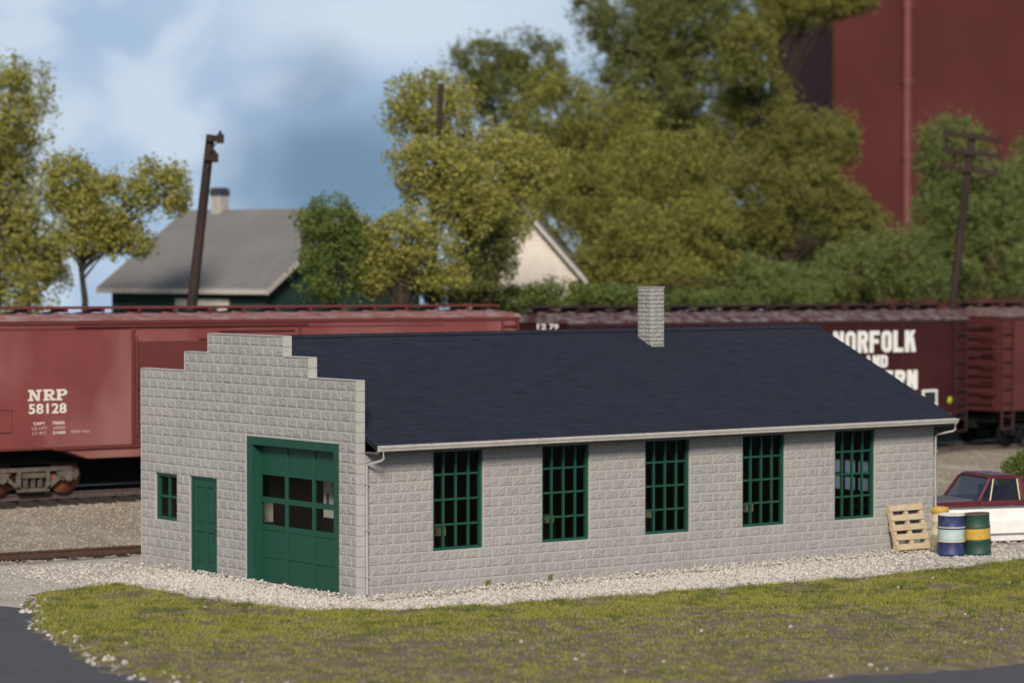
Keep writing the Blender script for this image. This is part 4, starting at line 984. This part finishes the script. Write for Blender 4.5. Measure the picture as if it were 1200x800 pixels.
# ------------------------------------------------------------------ background houses, mill, poles
def gable_house(name, label, corner, yaw, L_, D_, zb, ze, zr, mw, mr, over=.35):
    """corner: near-right eave corner on the plan; +x local runs left along the front, +y back"""
    h = thing(name, label, 'house', (corner.x, corner.y, zb), yaw)
    b = MB(); H_, Rg = ze-zb, zr-zb
    prof = [(0, 0), (D_, 0), (D_, H_), (D_/2, Rg-.12), (0, H_)]
    b.add([(0, y, z) for y, z in prof] + [(L_, y, z) for y, z in prof], [(0,1,2,3,4), (9,8,7,6,5)] + [(i, (i+1)%5, (i+1)%5+5, i+5) for i in range(5)])
    w = b.build('wall', mw, h)
    sd_ = MB()
    for k in range(int(H_/.22)): sd_.box(-.012, L_+.012, -.014, 0, k*.22+.02, k*.22+.035); 
    sd_.build('siding', mw, w)
    s_ = (Rg-H_)/(D_/2); t_ = .14
    r_ = MB(); e = over
    pr = [(-e, H_-e*s_), (D_/2, Rg), (D_+e, H_-e*s_), (D_+e, H_-e*s_+t_), (D_/2, Rg+t_), (-e, H_-e*s_+t_)]
    r_.add([(-e, y, z) for y, z in pr] + [(L_+e, y, z) for y, z in pr], [(0,1,4,5), (1,2,3,4), (11,10,7,6), (10,9,8,7)] + [(i, (i+1)%6, (i+1)%6+6, i+6) for i in range(6)])
    ro = r_.build('roof', mr, h)
    # white rake and eave boards
    f = MB()
    for x in (-e-.03, L_+e):
        for (ya, yb) in ((-e, D_/2), (D_+e, D_/2)):
            za = H_-e*s_; zb_ = Rg
            f.add([(x, ya, za-.06), (x+.03, ya, za-.06), (x+.03, yb, zb_-.06), (x, yb, zb_-.06), (x, ya, za+t_-.01), (x+.03, ya, za+t_-.01), (x+.03, yb, zb_+t_-.01), (x, yb, zb_+t_-.01)], [(0,3,2,1),(4,5,6,7),(0,1,5,4),(1,2,6,5),(2,3,7,6),(3,0,4,7)])
    f.box(-e, L_+e, -e-.03, -e, H_-e*s_-.04, H_-e*s_+t_-.02)
    f.build('rake_board', M['trimwhite'], ro)
    # courses of shingles as thin steps
    c = MB()
    for k in range(1, 20):
        y = -e+(D_/2+e)*k/20; z = H_-e*s_+t_+(y+e)*s_
        c.add([(-e+.02, y, z+.002), (L_+e-.02, y, z+.002), (L_+e-.02, y-.006, z+.008-.006*s_), (-e+.02, y-.006, z+.008-.006*s_), (-e+.02, y+.22, z+.22*s_+.001), (L_+e-.02, y+.22, z+.22*s_+.001)], [(0,1,2,3), (3,2,5,4)])
    c.build('shingle_courses', mr, ro)
    return h, w, ro
# green house with grey roof, behind the red boxcar; its right gable end turned to the camera
DH = 90.0
eR = at(313, 343.5, DH)
FH = Vector((FW.x, FW.y, 0)).normalized(); TH = R(38)
hux = RT*math.cos(TH) - FH*math.sin(TH); huy = Vector((-hux.y, hux.x, 0))
LH = 7.0; OV = .35; DHH = 7.6
horg = eR - hux*(LH+OV) + huy*OV
hg, hgw, hgr = gable_house('house', 'dark green house with grey shingle roof and sooty chimney, behind the red boxcar', horg, math.atan2(hux.y, hux.x), LH, DHH, 1.0, eR.z+.22, at(400, 245, DH+3).z-.1, M['housegreen'], M['houseroof'], OV)
cpos = at(259.5, 250, DH+7); loc_ = Matrix.Rotation(-hg.rotation_euler.z, 4, 'Z') @ (cpos-hg.location)
cy_ = DHH/2
c = MB(); c.box(loc_.x-.20, loc_.x+.24, cy_-.22, cy_+.22, 5.5, 7.72); chh = c.build('chimney', M['greychim'], hgr, bevel=.01)
c = MB(); c.box(loc_.x-.225, loc_.x+.265, cy_-.245, cy_+.245, 7.721, 7.95); c.box(loc_.x-.20, loc_.x+.20, cy_-.20, cy_+.20, 7.95, 8.0); c.build('chimney_cap', M['soot'], chh, bevel=.01)
wn = MB(); wx = 3.0; wn.box(wx, wx+2.4, -.06, -.02, 2.2, 4.3); wno = wn.build('window', M['trimwhite'], hg)
wn = MB()
for k in range(2): wn.box(wx+.1+k*.95, wx+.95+k*.95, -.075, -.062, 2.3, 4.0)
wn.build('pane', M['blackp'], wno)

# cream house, its gable facing the camera
DW = 101.0
def house_white():
    apex = at(604, 232, DW); right = at(686, 331, DW)
    hw = (right-apex).dot(RT)
    yaw = YAW + R(90) - R(5)                        # local x runs back from the gable, y to the left
    yaw = YAW - R(4)
    ux = Vector((math.cos(yaw), math.sin(yaw), 0)); uy = Vector((-ux.y, ux.x, 0))
    D_ = 2*hw-.5
    org = Vector((apex.x, apex.y, 0)) - uy*(D_/2) + ux*.35
    gable_house('house', 'cream house with steep gable showing between the trees at the centre', org, yaw, 7.0, D_, 1.0, right.z+.32, apex.z-.1, M['whitewall'], M['houseroof'], .3)
house_white()

def mill():
    dd_ = 152.0
    p = at(976, 240, dd_); q = at(1230, 240, dd_+.6)
    ux = Vector((q.x-p.x, q.y-p.y, 0)).normalized(); yaw = math.atan2(ux.y, ux.x)
    m = thing('mill_building', 'tall windowless dark red mill rising behind the right hand trees', 'mill', (p.x, p.y, 0), yaw)
    b = MB(); b.box(0, 22, 0, 24, -2, 27); b.box(-.15, 22.15, -.15, 24.15, 27, 27.5)
    for x in (0, 12, 21.55): pass
    w = b.build('wall', M['redmill'], m, bevel=.03)
    s = MB()
    for x in np.arange(.8, 22, 1.35): s.box(x-.012, x+.012, -.012, 0, -2, 27)
    s.build('sheet_seams', M['redmill'], w)
    b = MB(); b.tube([(3.92, -.28, -2), (3.92, -.28, 27.3)], .21, 16)
    for z in np.arange(0, 27, 4.0): b.box(3.66, 4.18, -.5, 0, z, z+.12)
    b.build('vent_pipe', M['redpipe'], m)
    rf_ = MB(); rf_.add([(-.2, -.2, 27.5), (22.2, -.2, 27.5), (22.2, 12, 30), (-.2, 12, 30), (-.2, 24.2, 27.5), (22.2, 24.2, 27.5)], [(0,1,2,3), (3,2,5,4), (0,3,4), (1,5,2), (0,4,5,1)]); rf_.build('roof', M['houseroof'], m)
mill()

def pole(label, base_px, top_px, dist, rad, arms, group='utility poles beyond the railway', zb=None):
    t_ = at(*top_px, dist); b_ = at(*base_px, dist)
    d_ = (t_-b_).normalized(); L_ = (t_.z-.9)/d_.z; foot = t_-d_*L_
    p = thing('utility_pole', label, 'utility pole', foot, 0, group)
    b = MB(); top = t_-foot; b.tube([top*k for k in (0, .25, .5, .75, 1)], [rad*1.25, rad*1.18, rad*1.1, rad*1.03, rad*.95], 12); po = b.build('pole', M['pole'], p)
    for (dz, half, ang, off) in arms:
        c = top - d_*dz; ax = (RT*math.cos(ang) + Vector((FW.x, FW.y, 0)).normalized()*math.sin(ang)); ax = (ax + Vector((0, 0, -.12))).normalized() if off == 0 else ax
        sd_ = -Vector((FW.x, FW.y, 0)).normalized()*(rad+.05)
        a = MB(); X = ax; Z = Vector((0,0,1)) - X*X.z; Z.normalize(); Y = Z.cross(X)
        T = Matrix((X, Y, Z)).transposed().to_4x4(); T.translation = c+sd_
        lo_, hi_ = (-half, half) if off == 0 else (-.1, half*2)
        a.box(lo_, hi_, -.06, .06, -.085, .085, T); arm = a.build('crossarm', M['pole'], p, bevel=.01)
        n_ = 4 if off == 0 else 1
        for k in range(n_):
            x = (lo_+.1+(hi_-lo_-.2)*k/(n_-1)) if n_ > 1 else hi_-.08
            TT = T @ Matrix.Translation((x, 0, .07)); i_ = MB(); i_.lathe([(0.012, 0), (.012, .05), (.045, .06), (.05, .10), (.03, .15), (0, .16)], 10, TT); i_.build('insulator', M['pole'], arm)
        if off: 
            k_ = MB(); k_.box(hi_-.17, hi_+.02, -.10, .10, -.13, .13, T); k_.build('equipment_box', M['pole'], arm, bevel=.01)
            k_ = MB(); k_.tube([T @ Vector((hi_-.15, 0, -.06)), T @ Vector((0, 0, -.42))], .016, 6); k_.build('brace', M['pole'], arm)
    return p
pole('dark leaning pole with two short brackets, in front of the grey roofed house', (225, 357), (247, 158), 81, .135, [(.12, .19, 0, 1), (.66, .14, .25, 1)])
pole('leaning pole with three crossarms, in front of the dark red mill', (1117, 352), (1139.5, 156), 101, .135, [(.14, 1.08, .1, 0), (.72, 1.08, .1, 0), (1.32, 1.06, .1, 0)])
pole('bare pole tip sticking out of the olive tree at the centre', (510.5, 240), (517, 98), 87.9, .09, [])

# ------------------------------------------------------------------ trees
LEAF = {
 'olive': island_mat('olive_leaves', [(.30, .295, .064), (.385, .355, .08), (.23, .24, .056), (.45, .395, .11), (.34, .335, .066), (.175, .19, .048), (.42, .35, .125)], .75, .45),
 'dark': island_mat('dark_leaves', [(.115, .135, .045), (.155, .17, .05), (.20, .20, .055), (.125, .145, .048)], .75, .4),
 'green': island_mat('green_leaves', [(.105, .155, .038), (.155, .20, .048), (.21, .245, .06), (.125, .17, .042), (.085, .12, .035)], .75, .45),
 'pale': island_mat('pale_green_leaves', [(.15, .19, .06), (.20, .235, .07), (.245, .265, .08), (.125, .16, .055), (.18, .20, .07)], .75, .45),
 'middark': island_mat('deep_leaves', [(.16, .17, .042), (.215, .21, .05), (.265, .24, .06), (.125, .14, .038), (.185, .19, .046)], .75, .42),
 'mid': island_mat('mixed_leaves', [(.21, .215, .048), (.285, .27, .056), (.345, .31, .075), (.165, .18, .043), (.24, .24, .052), (.13, .145, .04)], .75, .45)}
def leaves(blobs, per_m2, size, seed, clump=.42, sky=.0):
    """small leaf faces filling the outer volume of each lobe, thinned by 3-D noise so that light and sky come through"""
    g = np.random.default_rng(seed); C_ = []
    for bi, (c, rx, ry, rz) in enumerate(blobs):
        area = 4*math.pi*((rx*ry)**1.6/3+(rx*rz)**1.6/3+(ry*rz)**1.6/3)**(1/1.6)
        n = int(area*per_m2); d = g.normal(size=(n, 3)); d /= np.linalg.norm(d, axis=1)[:, None]
        ph = seed*1.7+bi*2.3
        wob = 1 + .13*np.sin(d[:, 0]*4+ph)*np.cos(d[:, 2]*5+ph*2) + .09*np.sin(d[:, 1]*8+d[:, 2]*7+ph) + .06*np.sin(d[:, 0]*15+d[:, 2]*13+ph*3)
        rad = (1-.60*g.random(n)**1.5)*wob
        P = np.array(c)[None] + d*np.array([rx, ry, rz])[None]*rad[:, None]
        q = P/clump
        nz = (vnoise(q[:, 0]+q[:, 2]*.71+ph, q[:, 1]+q[:, 2]*.53) + vnoise(q[:, 2]*1.1+ph, q[:, 0]*.8-q[:, 1]*.7) + .6*vnoise(q[:, 0]*2.3+q[:, 1]*1.1, q[:, 2]*2.1+ph))/2.6
        edge = np.clip((rad-.72)/.4, 0, 1)                       # thinner, more broken towards the outline
        keep = (nz > .42 + .16*edge + sky) | (g.random(n) < .10)
        keep &= P[:, 2] > .2
        C_.append(P[keep])
        ns = int(area*9); d = g.normal(size=(ns, 3)); d /= np.linalg.norm(d, axis=1)[:, None]
        C_.append(np.array(c)[None] + d*np.array([rx, ry, rz])[None]*g.uniform(.95, 1.20, (ns, 1)))
    P = np.concatenate(C_); n = len(P); s = size*g.uniform(.5, 1.4, n)
    a = g.normal(size=(n, 3)); a[:, 2] *= .7; a /= np.linalg.norm(a, axis=1)[:, None]; b = np.cross(a, g.normal(size=(n, 3))); b /= np.linalg.norm(b, axis=1)[:, None]
    a *= s[:, None]; b *= (s*.72)[:, None]
    v = np.stack([P-a, P+b*.9-a*.1, P+a, P-b*.9+a*.1], 1)
    return v.reshape(-1, 3), np.arange(n*4).reshape(-1, 4)
def tree(name, cat, label, px_blobs, dist, leaf, seed, trunk=None, trunk_r=.16, size=.075, dens=300, clump=.42, group=None, mt='bark', depth=.9, sky=0.0):
    """px_blobs: (x, y, rx, ry[, dd]) measured lobes turned into metres at this distance"""
    k = dist/FPX; blobs = []
    for bq in px_blobs:
        x, y, rx, ry = bq[:4]; dd_ = bq[4] if len(bq) > 4 else 0
        c = at(x, y, dist+dd_); rr_ = rx*k
        blobs.append(((c.x, c.y, c.z), rr_, rr_*depth if False else rr_, ry*k))
    tx = trunk if trunk else (px_blobs[0][0])
    base = at(tx, 380, dist); base.z = float(ground_z(base.x, base.y))
    t = thing(name, label, cat, base, 0, group)
    rel = [((c[0]-base.x, c[1]-base.y, c[2]-base.z), a, b, d) for c, a, b, d in blobs]
    # trunk and limbs
    m = MB(); hi = max(rel, key=lambda q: q[0][2]); lo_ = min(q[0][2]-q[3] for q in rel)
    topz = max(.6, hi[0][2]); r_ = random.Random(seed)
    pts = [(0, 0, -.1), (r_.uniform(-.06, .06), r_.uniform(-.06, .06), topz*.52), (hi[0][0]*.3, hi[0][1]*.3, topz*.74), (hi[0][0]*.8, hi[0][1]*.8, topz)]
    m.tube(pts, [trunk_r*1.2, trunk_r, trunk_r*.7, trunk_r*.3], 9)
    for q in rel:
        for j in range(5):
            f_ = r_.uniform(.35, .8); st = Vector(pts[1]).lerp(Vector(pts[2]), f_)
            e = Vector(q[0]) + Vector((r_.uniform(-.7, .7)*q[1], r_.uniform(-.7, .7)*q[1], r_.uniform(-.3, .7)*q[3]))
            mid_ = st.lerp(e, .5) + Vector((0, 0, .08*(e-st).length))
            m.tube([st, mid_, e], [trunk_r*.32, trunk_r*.2, trunk_r*.06], 6)
    m.build('trunk', M[mt], t)
    v, f = leaves(rel, dens*1.5, size*.74, seed, clump, sky)
    zmin = -base.z + 0
    np_mesh('crown', v, f, LEAF[leaf], t)
    return t
TG = 'trees and bushes beyond the railway'
tree('tree', 'tree', 'tall olive tree cut off by the left edge of the photo', [(8, 125, 58, 66), (-10, 215, 70, 80, 1), (40, 275, 46, 50), (20, 330, 55, 45), (-40, 320, 60, 60), (62, 318, 24, 32)], 92, 'olive', 21, trunk=-5, trunk_r=.22, group=TG)
tree('tree', 'tree', 'open olive tree on a thin dark trunk, left of the grey roofed house', [(80, 215, 40, 38), (130, 245, 50, 48), (185, 220, 40, 38), (100, 270, 36, 36), (150, 285, 34, 24), (208, 228, 20, 24)], 87.5, 'olive', 22, trunk=97, trunk_r=.10, group=TG)
tree('bush', 'bush', 'rounded bright green bush against the right end of the grey house roof', [(388, 262, 42, 34), (388, 315, 48, 48), (425, 300, 30, 40)], 86.5, 'green', 23, size=.06, dens=420, group=TG)
tree('bush', 'bush', 'yellow olive bush right of the rounded green bush', [(470, 285, 50, 40), (515, 310, 46, 40), (440, 320, 30, 30)], 86.5, 'olive', 24, size=.065, dens=380, group=TG)
tree('tree', 'tree', 'yellow olive tree at the centre with a pole tip in its crown', [(505, 130, 58, 48), (508, 198, 52, 40, -3.0), (570, 205, 70, 60), (625, 195, 40, 35, 2), (535, 240, 55, 50, -2.5), (580, 255, 45, 42)], 91, 'olive', 25, trunk=560, group=TG, sky=-.07)
tree('bush', 'bush', 'dark green bush left of the cream gable, under the olive tree', [(565, 300, 42, 40), (535, 335, 60, 25), (595, 290, 18, 40)], 90, 'dark', 26, size=.065, dens=380, group=TG)
tree('tree', 'tree', 'gappy dark tree on the skyline behind the centre olive tree', [(565, 75, 45, 38), (620, 70, 48, 38), (600, 110, 60, 45), (560, 110, 25, 30)], 116, 'dark', 27, trunk=600, dens=230, size=.085, group=TG, sky=.06)
tree('tree', 'tree', 'broad olive tree standing behind the cream gable', [(650, 130, 55, 55, -2), (715, 160, 66, 62, 2), (690, 240, 78, 72, -3), (632, 205, 50, 55), (750, 190, 40, 40)], 109, 'mid', 28, trunk=700, trunk_r=.2, group=TG, sky=.015)
tree('tree', 'tree', 'tallest dark tree, its crown leaving the top of the photo', [(735, 40, 60, 55), (800, 30, 75, 65), (780, 105, 95, 50), (855, 40, 45, 70), (690, 15, 26, 30), (800, -40, 70, 50)], 124, 'dark', 29, trunk=790, trunk_r=.25, size=.09, dens=260, clump=.55, group=TG, sky=.04)
tree('tree', 'tree', 'olive tree directly behind the block chimney', [(795, 210, 62, 62, 2), (818, 275, 52, 52), (745, 285, 50, 50, -3), (775, 325, 60, 30, -3), (700, 318, 38, 40, -1)], 104, 'mid', 30, trunk=764, trunk_r=.07, mt='twig', group=TG, sky=.015)
tree('tree', 'tree', 'mid green tree left of the dark red mill', [(888, 132, 52, 50), (878, 62, 36, 42, -3), (940, 168, 48, 42, -2), (985, 160, 27, 38), (860, 175, 45, 60), (925, 200, 55, 40)], 121, 'middark', 31, trunk=900, trunk_r=.2, size=.085, group=TG, sky=0.0)
tree('tree', 'tree', 'overhanging green crown at the top against the dark red mill', [(935, 5, 55, 30), (985, 0, 45, 22), (900, 25, 35, 28), (940, -40, 80, 40)], 127, 'mid', 32, trunk=905, trunk_r=.25, size=.085, group=TG)
tree('tree', 'tree', 'dim olive tree with a dark trunk showing, below the mill corner', [(885, 225, 45, 60), (950, 225, 50, 40), (985, 250, 40, 40), (1010, 275, 42, 40), (900, 275, 34, 30)], 110, 'middark', 33, trunk=929, trunk_r=.13, group=TG, sky=0.0)
tree('tree', 'tree', 'dense dull green tree at the back of the tree bank, right of the chimney', [(770, 190, 80, 80), (850, 290, 85, 62), (760, 290, 80, 60), (940, 310, 60, 45), (690, 210, 60, 70)], 131, 'dark', 41, trunk=850, trunk_r=.2, size=.10, group=TG, sky=-.08)
tree('bush', 'bush', 'low yellow green bush behind the maroon boxcar, left of its centre', [(865, 330, 55, 34), (930, 335, 60, 28), (810, 340, 45, 25)], 105, 'pale', 34, size=.065, dens=380, group=TG)
tree('bush', 'bush', 'leafy green bush left of the pole with three crossarms', [(1000, 318, 50, 45), (1050, 305, 48, 45), (960, 335, 40, 28), (1075, 330, 40, 34)], 106, 'pale', 35, size=.065, dens=380, group=TG)
tree('tree', 'tree', 'rounded green tree behind the pole with three crossarms', [(1115, 180, 46, 48), (1140, 245, 62, 60), (1100, 250, 35, 50), (1175, 230, 45, 50), (1160, 310, 62, 50), (1110, 310, 40, 45)], 113, 'pale', 36, trunk=1130, group=TG, sky=0.0)
tree('tree', 'tree', 'green tree cut off by the right edge of the photo', [(1215, 190, 30, 40), (1215, 260, 30, 60), (1225, 320, 50, 50)], 117, 'pale', 37, trunk=1215, group=TG)
tree('bush', 'bush', 'low ragged hedge behind the maroon boxcar, below the cream gable', [(600, 352, 48, 20), (655, 345, 45, 22), (705, 350, 40, 20), (740, 350, 35, 18), (800, 354, 45, 18, 3), (860, 352, 45, 18, 5), (930, 350, 50, 18, 8)], 92, 'green', 38, size=.06, dens=380, group=TG)
tree('bush', 'bush', 'small bright green bush right of the pickup truck', [(1192, 556, 24, 24), (1212, 540, 26, 24), (1178, 566, 12, 12), (1205, 575, 24, 26)], 69.5, 'green', 39, trunk=1200, trunk_r=.04, size=.04, dens=700, clump=.22)
bu = [o for o in COL.objects if o.get('label') == 'small bright green bush right of the pickup truck'][0]

# two weeds at the foot of the side wall
for i, (x, lab) in enumerate(((3.15, 'tiny green weed at the wall foot below the first long window'), (4.75, 'tiny green weed at the wall foot below the second long window'))):
    w = thing('weed', lab, 'weed', (x, -.03, .10), 0, 'weeds at the wall foot'); m = MB()
    for k in range(14):
        x_ = random.uniform(-.07, .07); z_ = random.uniform(.03, .11) - abs(x_)*.5; y_ = -random.uniform(.03, .07)
        m.add([(x_*.3-.006, -.008, -.05), (x_*.3+.006, -.008, -.05), (x_+.012, y_, z_*.7), (x_, y_-.01, z_), (x_-.012, y_, z_*.7)], [(0,1,2,3,4)])
    m.build('leaves', M['grass'], w, fix=False)

# ------------------------------------------------------------------ sky, sun, camera
SUN_EL, SUN_AZ = R(31), R(231)
w = bpy.data.worlds.new('World'); scene.world = w; w.use_nodes = True
nt = w.node_tree; n = nt.nodes; L = nt.links; n.clear()
out = n.new('ShaderNodeOutputWorld')
tc = n.new('ShaderNodeTexCoord')
sky = n.new('ShaderNodeTexSky'); sky.sky_type = 'NISHITA'; sky.sun_disc = False; sky.sun_elevation = SUN_EL; sky.sun_rotation = R(90)-SUN_AZ; sky.dust_density = .6; sky.air_density = 1.0
sep = n.new('ShaderNodeSeparateXYZ'); L.new(tc.outputs['Generated'], sep.inputs[0])
def math_(op, a, b=None, clamp=False):
    x = n.new('ShaderNodeMath'); x.operation = op; x.use_clamp = clamp
    for i, v in enumerate((a, b)):
        if v is None: continue
        if isinstance(v, (int, float)): x.inputs[i].default_value = v
        else: L.new(v, x.inputs[i])
    return x.outputs[0]
zc = math_('MAXIMUM', sep.outputs['Z'], .04)
cmb = n.new('ShaderNodeCombineXYZ'); L.new(sep.outputs['X'], cmb.inputs[0]); L.new(sep.outputs['Y'], cmb.inputs[1]); L.new(zc, cmb.inputs[2])
L.new(cmb.outputs[0], sky.inputs['Vector'])
bg1 = n.new('ShaderNodeBackground'); bg1.inputs['Strength'].default_value = .09; L.new(sky.outputs[0], bg1.inputs['Color'])
# clouds near the horizon, fixed in the sky by compass direction
dot = n.new('ShaderNodeVectorMath'); dot.operation = 'DOT_PRODUCT'; L.new(tc.outputs['Generated'], dot.inputs[0]); dot.inputs[1].default_value = RT
ax_ = dot.outputs['Value']
def cloud_noise(scale, detail, dist_=0.0, off=0.0):
    mp = n.new('ShaderNodeMapping'); mp.inputs['Scale'].default_value = (1, 1, 1.25); mp.inputs['Location'].default_value = (off, off*.7, off*.3); L.new(tc.outputs['Generated'], mp.inputs['Vector'])
    t = n.new('ShaderNodeTexNoise'); t.inputs['Scale'].default_value = scale; t.inputs['Detail'].default_value = detail; t.inputs['Distortion'].default_value = dist_; t.inputs['Roughness'].default_value = .45
    L.new(mp.outputs[0], t.inputs['Vector']); return t.outputs['Fac']
nz = cloud_noise(22, 3, .3); nz2 = cloud_noise(48, 3, .2, 3.1)
def blob(ca, cz, ra, rz, wob=.5):
    a = math_('DIVIDE', math_('SUBTRACT', ax_, ca), ra); z = math_('DIVIDE', math_('SUBTRACT', sep.outputs['Z'], cz), rz)
    d = math_('SQRT', math_('ADD', math_('MULTIPLY', a, a), math_('MULTIPLY', z, z)))
    d = math_('ADD', d, math_('MULTIPLY', math_('SUBTRACT', nz2, .5), wob))
    r = n.new('ShaderNodeMapRange'); r.interpolation_type = 'SMOOTHSTEP'; r.inputs['From Min'].default_value = 1.25; r.inputs['From Max'].default_value = .25; L.new(d, r.inputs['Value']); return r.outputs['Result']
def mixc(f, a, b):
    x = n.new('ShaderNodeMix'); x.data_type = 'RGBA'
    if isinstance(f, (int, float)): x.inputs['Factor'].default_value = f
    else: L.new(f, x.inputs['Factor'])
    for s, v in ((x.inputs['A'], a), (x.inputs['B'], b)):
        if isinstance(v, tuple): s.default_value = (*v, 1)
        else: L.new(v, s)
    return x.outputs['Result']
rz_ = n.new('ShaderNodeMapRange'); rz_.interpolation_type = 'SMOOTHSTEP'; rz_.inputs['From Min'].default_value = .40; rz_.inputs['From Max'].default_value = .62; L.new(nz, rz_.inputs['Value'])
white = math_('MULTIPLY', rz_.outputs['Result'], .75)
bright = math_('MAXIMUM', white, math_('MULTIPLY', blob(-.035, .085, .085, .022), .85))
SKYB, SKYW, SKYD = (.30, .41, .555), (.52, .59, .68), (.125, .205, .305)
colr = mixc(bright, SKYB, SKYW)
dark = math_('MAXIMUM', blob(-.058, .029, .050, .033, .45), math_('MULTIPLY', blob(-.067, .052, .020, .028, .8), .55))
colr = mixc(math_('MULTIPLY', dark, .92), colr, SKYD)
bg2 = n.new('ShaderNodeBackground'); bg2.inputs['Strength'].default_value = .93; L.new(colr, bg2.inputs['Color'])
low = n.new('ShaderNodeMapRange'); low.interpolation_type = 'SMOOTHSTEP'; low.inputs['From Min'].default_value = .45; low.inputs['From Max'].default_value = .12; L.new(sep.outputs['Z'], low.inputs['Value'])
mx = n.new('ShaderNodeMixShader'); L.new(low.outputs['Result'], mx.inputs['Fac']); L.new(bg1.outputs[0], mx.inputs[1]); L.new(bg2.outputs[0], mx.inputs[2])
L.new(mx.outputs[0], out.inputs['Surface'])

sl_ = bpy.data.lights.new('sun', 'SUN'); sl_.energy = 3.4; sl_.angle = R(14); sl_.color = (1, .92, .81)
so_ = bpy.data.objects.new('sun', sl_); COL.objects.link(so_)
sdir = Vector((math.cos(SUN_AZ)*math.cos(SUN_EL), math.sin(SUN_AZ)*math.cos(SUN_EL), math.sin(SUN_EL)))
so_.rotation_euler = sdir.to_track_quat('Z', 'Y').to_euler(); so_.location = sdir*60

cd = bpy.data.cameras.new('camera'); cam = bpy.data.objects.new('camera', cd); COL.objects.link(cam); scene.camera = cam
cam.location = CAM; cam.rotation_euler = FW.to_track_quat('-Z', 'Y').to_euler()
cd.sensor_width = 36; cd.lens = FPX/1200*36; cd.clip_start = .5; cd.clip_end = 6000
cd.dof.use_dof = True; cd.dof.focus_distance = 58.0; cd.dof.aperture_fstop = .48; cd.dof.aperture_blades = 0

scene.render.engine = 'CYCLES'
scene.cycles.use_denoising = True
scene.cycles.max_bounces = 6; scene.cycles.transparent_max_bounces = 16
vs_ = scene.view_settings; vs_.view_transform = 'Standard'; vs_.look = 'None'; vs_.exposure = 0.45; vs_.gamma = 1.0; vs_.use_curve_mapping = False
